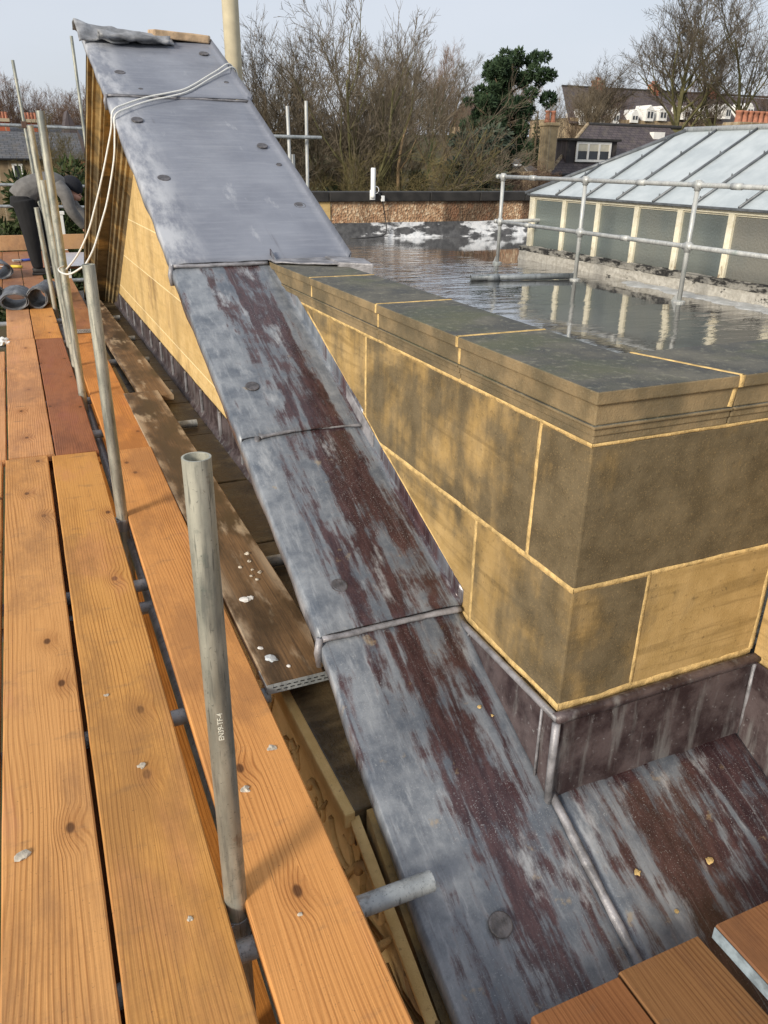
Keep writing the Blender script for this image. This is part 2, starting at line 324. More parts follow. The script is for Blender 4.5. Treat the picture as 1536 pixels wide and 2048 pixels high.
DARKCOPE = plain('blackened_coping', (.022, .020, .018), .7, 0, .5, 5, .4, .01)
def flash_mat():
    q = NT('silvered_flashing'); v = q.pos(); n = q.noise(q.map(v, (1.6, 1, 5)), 1, 7, .68); m = q.noise(v, 14, 5, .6)
    c = q.mix(q.rng(m, .3, .7), (.050, .050, .052), (.11, .11, .112)); c = q.mix(q.rng(n, .485, .56), c, q.mix(q.rng(m, .4, .6), (.62, .64, .66), (.78, .79, .80)))
    return q.fin(c, .55, q.bump(m, .3, .006), 0, .4)
FLASH = flash_mat()
def paint_mat():
    q = NT('flaking_cream_paint'); v = q.pos(); n = q.noise(v, 20, 6, .7); m = q.noise(q.map(v, (30, 30, 8)), 1, 5, .65); lo = q.rng(q.sep(v)[2], .5, .75, .09, 0)
    c = q.mix(q.rng(n, .3, .7), (.70, .64, .47), (.82, .77, .62)); k = q.rng(q.math('ADD', m, lo), .63, .70); c = q.mix(q.math('MULTIPLY', k, .8), c, (.33, .22, .12))
    return q.fin(c, .6, q.bump(k, -.5, .004), 0, .4)
PAINT = paint_mat()
def wired_glass():
    q = NT('rippled_wired_glass'); v = q.pos(); rnd = q.info('Random'); n = q.noise(v, 2.2, 3, .5); w = q.noise(v, 46, 2, .5); t = q.rng(q.sep(v)[2], .5, 1.1)
    c = q.mix(rnd, (.13, .165, .155), (.185, .18, .155)); c = q.mix(q.rng(n, .4, .7, 0, .5), c, (.10, .13, .135))
    return q.fin(c, .28, q.bump(w, .55, .012), 0, .6, Coat_Weight=.35, Coat_Roughness=.12)
WIRED = wired_glass()
def roofglass():
    q = NT('frosted_roof_glass'); v = q.pos(); rnd = q.info('Random'); n = q.noise(v, 4, 5, .6); rib = q.wave(v, 20, 0, 1, 0, 'Y'); st = q.noise(q.map(v, (1.5, 9, 1.5)), 1, 4, .6)
    c = q.mix(q.rng(n, .3, .7), (.37, .415, .435), (.49, .535, .55)); c = q.mix(q.math('MULTIPLY', q.rng(st, .55, .75), .4), c, (.33, .37, .38)); c = q.mix(q.math('MULTIPLY', rib, .12), c, (.3, .34, .35))
    return q.fin(c, .32, q.bump(rib, .12, .004), 0, .5)
ROOFG = roofglass()
BAR = plain('glazing_bar_lead', (.13, .14, .15), .5, .3, .3, 10)
def curb_mat():
    q = NT('tarred_curb'); v = q.pos(); n = q.noise(q.map(v, (4, 4, 10)), 1, 7, .7); m = q.noise(v, 30, 5, .6)
    c = q.mix(q.rng(n, .44, .54), (.020, .019, .018), (.30, .285, .25)); c = q.mix(q.math('MULTIPLY', q.rng(m, .5, .7), .5), c, (.09, .085, .075))
    return q.fin(c, .7, q.bump(q.math('ADD', n, m), .7, .02), 0, .4)
CURB = curb_mat()
def curbw_mat():
    q = NT('whitened_curb'); v = q.pos(); n = q.noise(q.map(v, (5, 5, 9)), 1, 7, .7); m = q.noise(v, 26, 5, .6)
    c = q.mix(q.rng(m, .3, .7), (.33, .31, .27), (.47, .45, .40)); c = q.mix(q.rng(n, .60, .66), c, (.03, .03, .028))
    return q.fin(c, .8, q.bump(q.math('ADD', n, m), .6, .02), 0, .3)
CURBW = curbw_mat()
WHITE = plain('white_plastic', (.78, .79, .78), .45, 0, .05, 8, .05)
ROPE = plain('white_rope', (.72, .71, .66), .8, 0, .12, 90, .5, .002)
BLACKP = plain('black_rubber', (.015, .015, .016), .5, 0, .3, 20)
def slate_mat(name, a, b, sx=9, sy=16):
    q = NT(name); v = q.coord(); br = q.new('TexBrick'); q.put(br.inputs['Vector'], q.map(v, (1, 1, 1)))
    br.inputs['Scale'].default_value = 1; br.inputs['Brick Width'].default_value = .35; br.inputs['Row Height'].default_value = .22; br.inputs['Mortar Size'].default_value = .016
    q.put(br.inputs['Color1'], a); q.put(br.inputs['Color2'], b); q.put(br.inputs['Mortar'], tuple(x*.35 for x in a))
    n = q.noise(v, 2.5, 5, .6); c = q.mix(q.math('MULTIPLY', q.rng(n, .45, .7), .5), br.outputs['Color'], (.13, .11, .085))
    return q.fin(c, .6, q.bump(br.outputs['Fac'], -.5, .02), 0, .4)
SLATE = slate_mat('purple_slate', (.060, .048, .052), (.10, .080, .082)); SLATEG = slate_mat('grey_slate', (.075, .078, .085), (.12, .122, .13))
def rubble_mat(name, a, b):
    q = NT(name); v = q.coord(); br = q.new('TexBrick'); q.put(br.inputs['Vector'], v)
    br.inputs['Scale'].default_value = 1; br.inputs['Brick Width'].default_value = .48; br.inputs['Row Height'].default_value = .21; br.inputs['Mortar Size'].default_value = .022
    q.put(br.inputs['Color1'], a); q.put(br.inputs['Color2'], b); q.put(br.inputs['Mortar'], (.40, .33, .23))
    n = q.noise(v, 3, 5, .6); c = q.mix(q.math('MULTIPLY', q.rng(n, .4, .7), .45), br.outputs['Color'], (.09, .07, .05))
    return q.fin(c, .9, q.bump(br.outputs['Fac'], -.5, .02), 0, .3)
RUBBLE = rubble_mat('coursed_rubble', (.22, .16, .095), (.37, .28, .17)); RUBBLEL = rubble_mat('pale_coursed_stone', (.40, .30, .17), (.56, .43, .25)); REDB = rubble_mat('red_brick', (.30, .075, .04), (.40, .11, .055))
TERRA = plain('terracotta', (.36, .15, .09), .8, 0, .25, 6); WHITEP = plain('white_paint', (.76, .75, .71), .55, 0, .06, 5, .1)
GLASSD = plain('dark_window_glass', (.03, .035, .04), .12, 0, .3, 2, 0); BLIND = plain('cream_blind', (.55, .52, .42), .8, 0, .08, 3)
BARK = plain('bark', (.105, .080, .050), .9, 0, .4, 4, .5, .02, .2); BARKG = plain('mossy_bark', (.105, .098, .046), .9, 0, .35, 4, .5, .02, .2); TWIG = plain('twigs', (.125, .103, .074), .9, 0, .3, 3, 0, .01, .2)
BARKP = plain('pale_bark', (.26, .18, .10), .9, 0, .3, 4, .4, .02, .2); TWIGG = plain('olive_twigs', (.13, .105, .048), .9, 0, .3, 3, 0, .01, .2); TWIGR = plain('russet_twigs', (.16, .108, .078), .9, 0, .3, 3, 0, .01, .2)
def leaf_mat(name, a, b):
    q = NT(name); v = q.pos(); n = q.noise(v, 1.3, 4, .6); f = q.noise(v, 9, 3)
    return q.fin(q.mix(q.rng(q.math('ADD', q.math('MULTIPLY', n, .6), q.math('MULTIPLY', f, .4)), .35, .65), a, b), .75, None, 0, .3)
PINE = leaf_mat('pine_needles', (.018, .040, .020), (.045, .075, .032)); CEDAR = leaf_mat('cedar_needles', (.050, .072, .052), (.10, .125, .085)); YEW = leaf_mat('yew_leaves', (.018, .032, .010), (.060, .080, .022)); IVY = leaf_mat('ivy_leaves', (.020, .034, .014), (.045, .06, .022))
def ground_mat():
    q = NT('grass_and_leaf_litter'); v = q.pos(); n = q.noise(v, .25, 6, .6); f = q.noise(v, 3, 5, .6)
    return q.fin(q.mix(q.rng(q.math('ADD', q.math('MULTIPLY', n, .6), q.math('MULTIPLY', f, .4)), .4, .6), (.055, .062, .024), (.085, .062, .036)), .95, q.bump(f, .5, .1), 0, .2)
GROUND = ground_mat()

# ---------------------------------------------------------------- ground
def gh(x, y):
    pts = [(-200, -9), (14, -9), (24, -4.5), (36, -.7), (55, 0.6), (85, 4.2), (130, 5.5), (220, 3.5), (900, 2)]
    for (a, za), (b, zb) in zip(pts, pts[1:]):
        if y <= b:
            t = max(0, (y-a)/(b-a)); t = t*t*(3-2*t); z = za+(zb-za)*t; break
    else: z = pts[-1][1]
    z -= max(0, min(1, (14-x)/16))*max(0, min(1, (y-30)/20))*2.2
    return z+.4*fn(x*.06, y*.06)
g = MB(); xs = [-600, -200, -80, -40]+[-30+3*i for i in range(48)]+[130, 180, 300, 700]
ys = [-60, -10]+[2+2.5*i for i in range(60)]+[170, 220, 300, 500, 900]
g.add([(x, y, gh(x, y)) for y in ys for x in xs], [(j*len(xs)+i, j*len(xs)+i+1, (j+1)*len(xs)+i+1, (j+1)*len(xs)+i) for j in range(len(ys)-1) for i in range(len(xs)-1)])
tag(obj('ground', g, GROUND, None, True), kind='structure')

# ---------------------------------------------------------------- pediment: raking lead, cornices, tympanum
XL, XT, XW, YW = .619, .96, 1.0764, 1.278
RK = [(-.6, -.97), (0, -.68), (.878, -.272), (1.264, -.085), (1.79, .20), (2.59, .546), (3.69, 1.008), (5.37, 1.775), (6.36, 2.195)]
def rake(y):
    for (a, za), (b, zb) in zip(RK, RK[1:]):
        if y <= b: return za+(zb-za)*(y-a)/(b-a)
    return 2.195-.575*(y-6.36)
ped = thing('pediment', 'sandstone pediment with sunlit triangular wall under the lead covered slope', 'pediment', (XT, 6.3, -.1))
def pobj(name, mb, mat, **k):
    o = obj(name, mb, mat, **k); o.parent = ped; o.matrix_parent_inverse = Matrix.Translation((-XT, -6.3, .1)); return o
def sub(par, inv, name, mb, mat, **k):
    o = obj(name, mb, mat, **k); o.parent = par; o.matrix_parent_inverse = inv; return o
def clip(poly, a, b, c):                        # keep a*y+b*z<=c
    o = []
    for i, p in enumerate(poly):
        n = poly[(i+1) % len(poly)]; dp = a*p[0]+b*p[1]-c; dn = a*n[0]+b*n[1]-c
        if dp <= 0: o.append(p)
        if dp*dn < 0: t = dp/(dp-dn); o.append((p[0]+(n[0]-p[0])*t, p[1]+(n[1]-p[1])*t))
    return o
# core behind the tympanum (kept 12 mm behind the stone faces: shows only as mortar in the joints)
core = [(1.3, -1.2), (10.2, -1.2), (10.2, rake(10.2)-.12)]+[(y, rake(y)-.05) for y in (6.36, 5.37, 3.69, 2.59, 1.79, 1.3)]
pobj('mortar_bed', MB().prism([(XT+.0008, y, z) for y, z in core], (.10, 0, 0)), PALEM)
up_core = [(3.72, -.2), (9.8, -.2), (9.8, rake(9.8)-.05), (6.36, rake(6.36)-.05), (3.72, rake(3.72)-.05)]
pobj('gable_core', MB().prism([(1.07, y, z) for y, z in up_core], (.37, 0, 0)), STONE, color=(.5, 0, 0, 1))
zs = [-.095, .19, .56, .94, 1.32, 1.7, 2.1]; k = 0
for i in range(len(zs)-1):
    y = 1.5-(.55 if i % 2 else .1)
    while y < 9.9:
        L_ = U(1.5, 2.4); g = .0042
        poly = [(y+g, zs[i]+g), (y+L_-g, zs[i]+g), (y+L_-g, zs[i+1]-g), (y+g, zs[i+1]-g)]
        for (a, za), (b, zb) in zip(RK[3:], RK[4:]):
            poly = clip(poly, -(zb-za)/(b-a), 1, za-(zb-za)/(b-a)*a-.06) if poly else poly
        poly = clip(poly, .575, 1, 2.195+.575*6.36-.10) if poly else poly
        if len(poly) >= 3:
            o = pobj('tympanum_stone', MB().prism([(XT, a, b) for a, b in poly], (.08, 0, 0)), STONEL, color=(U(.0, .12), 0, 0, 1))
        y += L_
# raking cornices, cut into stones, mouldings swept along the slope
PROF = [(.655, -.02), (.640, -.06), (.640, -.115), (.668, -.118), (.672, -.15), (.690, -.153), (.715, -.178), (.722, -.215), (.742, -.218), (.742, -.235), (.845, -.240), (.848, -.27), (.872, -.275), (.880, -.315), (.905, -.320), (.912, -.36), (.935, -.365), (.959, -.40), (.965, -.02)]
def cornice(y0, y1, sgn):
    mb = MB(); n = len(PROF); N = 6; vs = []
    for i in range(N+1):
        y = y0+(y1-y0)*i/N
        for j, (x, d) in enumerate(PROF):
            jit = .0025*fn(x*30, y*9, d*30)
            vs.append((x+jit, y, rake(y)+d))
    mb.add(vs, [(i*n+j, i*n+(j+1) % n, (i+1)*n+(j+1) % n, (i+1)*n+j) for i in range(N) for j in range(n)]+[tuple(range(n))[::-1], tuple(N*n+j for j in range(n))])
    return mb
cuts = [1.42, 2.3, 3.3, 4.35, 5.4, 6.357]
for a, b in zip(cuts, cuts[1:]): fixn(pobj('raking_cornice_stone', cornice(a+.003, b-.003, 1), STONE, color=(U(.1, .3), 0, 0, 1)))
cuts = [6.363, 7.5, 8.75, 9.4, 10.3]
for a, b in zip(cuts, cuts[1:]): fixn(pobj('raking_cornice_stone', cornice(a+.003, b-.003, -1), STONE, color=(U(.25, .45), 0, 0, 1)))  # extra grime tint here paints in the deep shade of the far soffit

# lead sheets: grids with UVs in metres, edges turned down, lower edge dressed into a roll
def slope_len(y):
    s = 0; n = 24
    for i in range(n):
        a = -.6+(y+.6)*i/n; b = -.6+(y+.6)*(i+1)/n; s += math.hypot(b-a, rake(b)-rake(a))
    return s
def lead_sheet(name, y0, y1, x0, x1, mat, left=True, right=None, lift=.010, wav=1., seed=0, xr=None):
    ny = max(10, int((y1-y0)/.05)); nx = 18; vs = []; uv = []
    cols = [('l', -.055), ('l', -.03), ('l', -.006)] if left else []
    cols += [('m', i/nx) for i in range(nx+1)]
    if right: cols += [('r', .006), ('r', .02), ('r', right)]
    for j in range(ny+1):
        y = y0+(y1-y0)*j/ny; zr = rake(y); v = slope_len(y)
        sl = (rake(y+.02)-rake(y-.02))/.04; nl = math.hypot(1, sl)
        step = lift*max(0, 1-(y-y0)/max(.25, (y1-y0)))+.008
        xe = x1 if xr is None else xr(y)
        for kind, t in cols:
            if kind == 'm':
                x = x0+(xe-x0)*t; d = .0045*wav*fn(x*4+seed, y*3.2)+.002*wav*fn(x*13, y*11+seed)
                z = zr+(step+d)*nl
                if t in (0, 1): z -= .004
            elif kind == 'l':
                x = x0-.006-.010*(t < -.02)*fn(y*5+seed, 3)*wav+(-.004 if t < -.02 else 0)
                z = zr+step*nl+t*(1+.5*fn(y*4.3+seed, 9)*wav)
            else:
                x = xe+min(.006, t)*.6; z = zr+step*nl+t*(1+.12*fn(y*9, seed))
            vs.append((x, y, z)); uv.append((x, v))
    n = len(cols); mb = MB(); mb.add(vs, [(j*n+i, j*n+i+1, (j+1)*n+i+1, (j+1)*n+i) for j in range(ny) for i in range(n-1)])
    o = pobj(name, mb, mat, smooth=True); me = o.data; ul = me.uv_layers.new(name='UVMap')
    for li, lp in enumerate(me.loops): ul.data[li].uv = uv[lp.vertex_index]
    sm = o.modifiers.new('thick', 'SOLIDIFY'); sm.thickness = .005; sm.offset = -1
    return o
def seam(y, x0, x1, r=.013, bow=0, mat=LEADE, dz=.010):
    mb = MB(); n = 26; path = []
    for i in range(n+1):
        t = i/n; x = x0+(x1-x0)*t; yy = y+bow*math.sin(math.pi*t)+.006*fn(x*9, y*5); path.append((x, yy, rake(yy)+dz+.003*fn(x*14, y)))
    mb.tube(path, [r*(1+.25*fn(i*.7, y)) for i in range(n+1)], 8); mb.v = [(a, b, rake(y)+dz*.7+(c-rake(y)-dz)*.62) if abs(b-y) < .03 and a > x0-.002 else (a, b, c) for a, b, c in mb.v]
    mb.tube([(x0-.008, y, rake(y)+dz-.002), (x0-.016, y-.004, rake(y)-.02), (x0-.012, y-.006, rake(y)-.065)], [.011, .012, .010], 8)
    return pobj('sheet_seam_roll', mb, mat, smooth=True)
lead_sheet('lead_sheet', 5.35, 6.36, XL, 1.478, LEADN, right=-.05, lift=.016, seed=1)
lead_sheet('lead_sheet', 3.66, 5.38, XL, 1.46, LEADN, right=-.05, lift=.022, seed=5, wav=1.2)
s3 = lead_sheet('lead_sheet', 2.57, 3.70, XL, XW-.006, LEADS, right=.05, lift=.014, seed=9)
s4 = lead_sheet('lead_sheet', 1.775, 2.68, XL, XW-.006, LEADS, right=.045, lift=.018, seed=13)
s5 = lead_sheet('lead_sheet', -.3, 1.81, XL, XW-.004, LEADS, lift=.006, seed=17)
pan = lead_sheet('lead_sheet', -.3, 1.262, XW-.002, 1.745, LEADS, left=False, lift=.004, seed=23)
tag(pan, 'broad lead panel right of the roll, streaked maroon and grey')
seam(5.355, XL, 1.474, .010, 0, LEADE, .018); seam(3.662, XL, 1.05, .015, 0, LEADE, .022)
seam(2.565, XL+.06, XW-.002, .010, .02, LEADE, .026); seam(1.772, XL, XW-.012, .013, 0, LEADE, .026)
pobj('lead_patch', MB().prism([(XW-.009, 2.46, .49), (XW-.009, 2.72, .60), (XW-.009, 2.72, .665), (XW-.009, 2.46, .553)], (.008, 0, 0)), LEADE, bevel=.003)
# roll between the coping lead and the wide panel
mb = MB(); mb.tube([(XW-.004+.003*fn(y*6), y, rake(y)+.012) for y in [1.262-.06*i for i in range(26)]], [.013+.004*fn(i*.6, 2) for i in range(26)], 10)
pobj('lead_roll', mb, LEADE, smooth=True)
# far slope lead and folded scraps at the apex
mb = MB(); mb.grid(lambda u, v: (XL+.025+u*.83, 6.36+v*3.9, rake(6.36+v*3.9)+.012), 6, 30); o = pobj('lead_sheet', mb, LEADR, smooth=True)
# lead dots (fixing covers): px positions resolved onto the slope
for x, y, r, dark in ((.786, 1.035, .027, 0), (.728, 1.923, .024, 0), (.730, 2.828, .024, 0), (.752, 3.772, .030, 1), (1.375, 4.142, .030, 1), (.739, 4.409, .030, 1), (1.369, 4.772, .028, 1), (.728, 5.04, .030, 1), (1.368, 6.099, .030, 1), (.746, 5.684, .030, 1), (1.40, 5.42, .026, 1), (.824, 5.438, .014, 0), (1.391, 5.614, .014, 0), (1.398, 4.56, .014, 0)):
    sl = math.atan((rake(y+.03)-rake(y-.03))/.06)
    mb = MB(); mb.lathe([(r*1.12, 0), (r*1.1, .004), (r*.98, .006), (r*.8, .0045), (r*.5, .0052), (.0005, .0058)], n=20)
    o = obj('lead_dot', mb, DOT, smooth=True); o.parent = ped
    step = .010
    o.location = (x-XT, y-6.3, rake(y)+.1+(.0175 if y > 3.7 else .0195)*math.hypot(1, math.tan(sl))); o.rotation_euler = (sl, 0, 0)

# ---------------------------------------------------------------- parapet wall with coping
par = thing('parapet_wall', 'sandstone ashlar parapet corner with yellow mortar joints and dark coping', 'wall', (XW, YW, 0))
PI_ = Matrix.Translation((-XW, -YW, 0))
def wobj(name, mb, mat, **k): return sub(par, PI_, name, mb, mat, **k)
wobj('mortar_bed', MB().box(XW+.008, 1.335, YW+.008, 3.70, -.30, .885).box(1.335, 1.74, YW+.008, 1.54, -.30, .885), MORTAR)
G = .0045
stones = [((XW, 1.745), (YW, 1.477), (.527, .893), .42), ((XW, 1.33), (1.477, 2.55), (.527, .893), .36), ((XW, 1.33), (2.55, 3.75), (.527, .893), .25),
          ((XW, 1.307), (YW, 1.732), (.178, .527), .25), ((1.307, 1.745), (YW, 1.54), (.178, .527), .10), ((XW, 1.33), (1.732, 2.95), (.178, .527), .22), ((XW, 1.33), (1.54, 3.7), (-.3, .178), .3)]
for (a, b), (c, d), (e, f), gm in stones:
    wobj('ashlar_stone', MB().box(a, b, c+(G if c > YW else 0), d-G, e+G, f-G), STONE, bevel=.0045, color=(gm, 0, 0, 1))
def ribbon(pts, nrm, wdt, proud=.0009, seed=0, jit=.6):
    """pointed mortar joint: a ragged strip, slightly proud, following pts on a wall face with normal nrm"""
    nrm = Vector(nrm); P = []; mb = MB(); vs = []
    for a, b in zip(pts, pts[1:]):
        a = Vector(a); b = Vector(b); n = max(2, int((b-a).length/.012))
        P += [a+(b-a)*i/n for i in range(n)]
    P.append(Vector(pts[-1]))
    for i, p in enumerate(P):
        t = (P[min(i+1, len(P)-1)]-P[max(i-1, 0)]).normalized(); s = nrm.cross(t)
        wdt_ = wdt*1.45; w1 = wdt_*.5*(1+jit*fn(i*.11+seed, 1)+jit*.5*fn(i*.37+seed, 5)); w2 = wdt_*.5*(1+jit*fn(i*.11+seed, 7)+jit*.5*fn(i*.37, seed))
        vs += [p-s*w1-nrm*.004, p-s*w1*.75+nrm*proud*.8, p+s*w2*.75+nrm*proud, p+s*w2-nrm*.004]
    mb.add(vs, [(i*4+j, i*4+j+1, i*4+4+j+1, i*4+4+j) for i in range(len(P)-1) for j in range(3)])
    return mb
LX = (-1, 0, 0); FY = (0, -1, 0)
for pts, n, wd in (([(XW, YW, .527), (XW, 3.0, .527)], LX, .013), ([(XW, 1.477, .53), (XW, 1.470, .89)], LX, .010), ([(XW, 2.55, .53), (XW, 2.55, .89)], LX, .010),
                   ([(XW, 1.732, .18), (XW, 1.732, .525)], LX, .010), ([(XW, YW, .892), (XW, 3.3, .892)], LX, .010), ([(XW, YW, .186), (XW, 1.80, .186)], LX, .016),
                   ([(XW, YW, .527), (1.745, YW, .527)], FY, .011), ([(1.307, YW, .53), (1.307, YW, .19)], FY, .010), ([(XW, YW, .892), (1.9, YW, .892)], FY, .007),
                   ([(XW, YW, .186), (1.742, YW, .186)], FY, .018), ([(1.742, YW, .19), (1.742, YW, .89)], FY, .014), ([(XW, 1.80, .268), (XW, 2.0, .356), (XW, 2.50, .565)], LX, .012), ([(XW, 2.50, .568), (XW, 2.62, .622), (XW, 3.18, .868)], LX, .010)):
    wobj('mortar_joint', ribbon(pts, n, wd, seed=len(pts)*7+pts[0][1]*9+pts[0][2]*5), MORTAR, smooth=True)
# coping stones: slab, frieze and bed moulding in each stone
def cope(poly_fn):
    mb = MB()
    for off, z0, z1 in ((.018, .9885, 1.018), (.008, .940, .989), (.013, .932, .9402), (.006, .914, .9325), (.002, .8955, .9145)):
        mb.prism([(x, y, z0) for x, y in poly_fn(off)], (0, 0, z1-z0))
    return mb
jc = [3.81, 3.10, 2.424, 1.865]
for a, b in zip(jc[1:], jc):
    wobj('coping_stone', cope(lambda o, a=a, b=b: [(XW-o, a+.003), (1.345, a+.003), (1.345, b-.003), (XW-o, b-.003)]), COPE, bevel=.003)
wobj('coping_stone', cope(lambda o: [(XW-o, YW-o), (1.464, YW-o), (1.376, 1.538), (1.345, 1.545), (1.345, 1.862), (XW-o, 1.862)]), COPE, bevel=.003)
wobj('coping_stone', cope(lambda o: [(1.470, YW-o), (2.6, YW-o), (2.6, 1.542), (1.382, 1.538)]), COPE, bevel=.003)
for pts, n, wd in (([(XW-.018, 3.10, 1.0185), (1.345, 3.10, 1.0185)], (0, 0, 1), .006), ([(XW-.018, 2.424, 1.0185), (1.345, 2.424, 1.0185)], (0, 0, 1), .008), ([(XW-.018, 1.865, 1.0185), (1.345, 1.865, 1.0185)], (0, 0, 1), .008), ([(1.467, YW-.018, 1.0185), (1.379, 1.538, 1.0185)], (0, 0, 1), .009),
                   ([(XW-.0185, 1.865, 1.018), (XW-.0185, 1.865, .99)], LX, .010), ([(XW-.0085, 1.865, .988), (XW-.0085, 1.865, .942)], LX, .009), ([(XW-.0185, 2.424, 1.018), (XW-.0185, 2.424, .99)], LX, .009), ([(XW-.0085, 2.424, .988), (XW-.0085, 2.424, .942)], LX, .009), ([(XW-.0085, 3.10, 1.015), (XW-.0085, 3.10, .942)], LX, .009),
                   ([(1.467, YW-.0185, 1.018), (1.467, YW-.0185, .99)], FY, .013), ([(1.463, YW-.0085, .988), (1.455, YW-.0085, .942)], FY, .012)):
    wobj('mortar_joint', ribbon(pts, n, wd, .0012, seed=pts[0][1]*11), MORTAR, smooth=True)
# lead upstands round the wall foot
fl = thing('lead_upstand', 'dark maroon lead upstand dressed round the foot of the ashlar corner', 'flashing', (XW, YW, .17))
FI = Matrix.Translation((-XW, -YW, -.17))
def strip(pts_top, pts_bot, nrm, thick=.012, seg=14):
    nrm = Vector(nrm); mb = MB()
    def f(u, v):
        i = min(len(pts_top)-2, int(u*(len(pts_top)-1))); t = u*(len(pts_top)-1)-i
        a = Vector(pts_top[i]).lerp(Vector(pts_top[i+1]), t); b = Vector(pts_bot[i]).lerp(Vector(pts_bot[i+1]), t)
        p = b.lerp(a, v); return p+nrm*(.004*fn(p.x*9+p.y*7, p.z*11)+.002*fn(p.x*31, p.y*27, p.z*30))
    mb.grid(f, seg*(len(pts_top)-1), 8); return mb
yy = [1.255+i*.09 for i in range(7)]
sub(fl, FI, 'side_upstand', strip([(XW-.018, y, .172) for y in yy], [(XW-.020, y, min(.165, rake(y)+.006)) for y in yy], LX), LEADU, smooth=True)
sub(fl, FI, 'front_upstand', strip([(XW-.018, YW-.024, .168), (1.75, YW-.024, .168)], [(XW-.020, YW-.030, rake(1.25)+.0), (1.75, YW-.030, rake(1.25)+.0)], FY, seg=30), LEADU, smooth=True)
for pts, r in (([(XW-.016, y, .172) for y in yy], .010), ([(XW-.02+.06*i, YW-.018+.002*fn(i*.8), .170+.003*fn(i*.5, 3)) for i in range(13)], .016), ([(XW-.022, YW-.028, .165), (XW-.024, YW-.032, .03), (XW-.022, YW-.034, -.095)], .011), ([(XW-.022, YW+.035, .165), (XW-.025, YW+.03, -.05)], .004), ([(1.735, YW-.03, .16), (1.735, YW-.036, -.09)], .006), ([(XW-.021, 1.70, .15), (XW-.022, 1.69, .175)], .003)):
    sub(fl, FI, 'lead_welt', MB().tube(pts, r, 8), LEADU if r > .012 else LEADE, smooth=True)
rw = thing('return_wall', 'sandstone return wall at the right edge beside the lead panel', 'wall', (1.85, .8, 0))
RI = Matrix.Translation((-1.85, -.8, 0))
for y0, y1, z0, z1 in ((.62, YW-.006, .178, .527), (.1, .62, .178, .527), (.35, YW-.006, .53, .89), (-.2, .35, .53, .89)):
    sub(rw, RI, 'ashlar_stone', MB().box(1.746, 2.05, y0+.004, y1-.004, z0+.004, z1-.004), STONE, bevel=.003, color=(.15, 0, 0, 1))
sub(rw, RI, 'mortar_bed', MB().box(1.754, 2.04, -.3, YW-.01, -.2, .88), MORTAR)
sub(rw, RI, 'lead_upstand', strip([(1.736, YW-.03, .168), (1.736, -.2, .168)], [(1.730, YW-.03, rake(1.25)), (1.730, -.2, rake(-.2))], LX, seg=30), LEADU, smooth=True)

# flat lead dressing where the big sheets meet the parapet coping
ld = thing('lead_apron', 'flat grey lead apron lapped over the far end of the parapet coping', 'lead sheet', (1.25, 3.6, 1.02))
LI = Matrix.Translation((-1.25, -3.6, -1.02))
mb = MB(); mb.grid(lambda u, v: (1.055+u*.36, 3.33+v*.42+(1-u)*.22*(1-v), 1.030+.004*fn(u*5, v*4)), 14, 10); o = sub(ld, LI, 'top_sheet', mb, LEADE, smooth=True); o.modifiers.new('t', 'SOLIDIFY').thickness = .006
sub(ld, LI, 'block', MB().prism([(1.30, 3.40, .985), (1.425, 3.29, .985), (1.47, 3.50, .985), (1.33, 3.66, .985)], (0, 0, .053)), LEADE, bevel=.006)

# ---------------------------------------------------------------- horizontal cornice ledge and the wall below
lg = thing('cornice_ledge', 'wet dark stone ledge of slabs at the foot of the sunlit pediment wall', 'ledge', (.75, 5, -.1))
GI = Matrix.Translation((-.75, -5, .1))
y = 1.42
while y < 10.6:
    L_ = U(.62, .86); z = -.097+U(-.003, .003)
    sub(lg, GI, 'slab', MB().box(.574, XT-.002, y+.005, y+L_-.006, -.22, z), LEDGE, bevel=.006); y += L_
sub(lg, GI, 'joint_bed', MB().box(.581, XT-.004, 1.43, 10.6, -.23, -.115), LEDGE)
sub(lg, GI, 'edge_fillet', MB().box(.547, .578, 1.42, 10.6, -.150, -.098).box(.562, .58, 1.425, 10.6, -.22, -.150), STONEL, bevel=.006)
mb = MB()
def flash(u, v):
    y = 1.7+u*8.6; return (XT-.006-.006*abs(fn(y*3, v))-(.03*(1-v*4) if v < .25 else 0), y, -.094+v*.168+.004*fn(y*7, 4))
mb.grid(flash, 120, 8); sub(lg, GI, 'lead_flashing', mb, LEADU, smooth=True)
for i in range(14):
    y = 2.9+i*.52; sub(lg, GI, 'flashing_clip', MB().box(XT-.022, XT-.008, y, y+.03, -.09, .078), LEADE, bevel=.003)
fc = thing('carved_facade', 'sunlit carved sandstone facade seen far below between boards and lead', 'facade', (.6, 3, -3))
CI = Matrix.Translation((-.6, -3, 3))
sub(fc, CI, 'wall', MB().box(.585, 1.06, 1.41, 10.4, -9, -.21), STONEL, color=(.0, 0, 0, 1))
sub(fc, CI, 'wall_head', MB().prism([(.60, 1.40, -.22), (.60, 1.40, rake(1.40)-.07), (.60, 1.264, -.165), (.60, .878, -.36), (.60, 0, -.78), (.60, -.3, -.93), (.60, -.3, -9), (.60, 1.4, -9)], (.44, 0, 0)), STONE, color=(.22, 0, 0, 1))
mb = ribbon([(.585, 1.45, -.13), (.583, 1.2, -.22), (.583, .9, -.33), (.583, .3, -.58)], LX, .028, .022, 5, .12); sub(fc, CI, 'raking_fillet', mb, STONEL, smooth=True)
sub(fc, CI, 'string_course', MB().box(.545, .60, -.5, 10, -.60, -.52).box(.53, .60, -.5, 10, -.66, -.60), STONEL, bevel=.012)
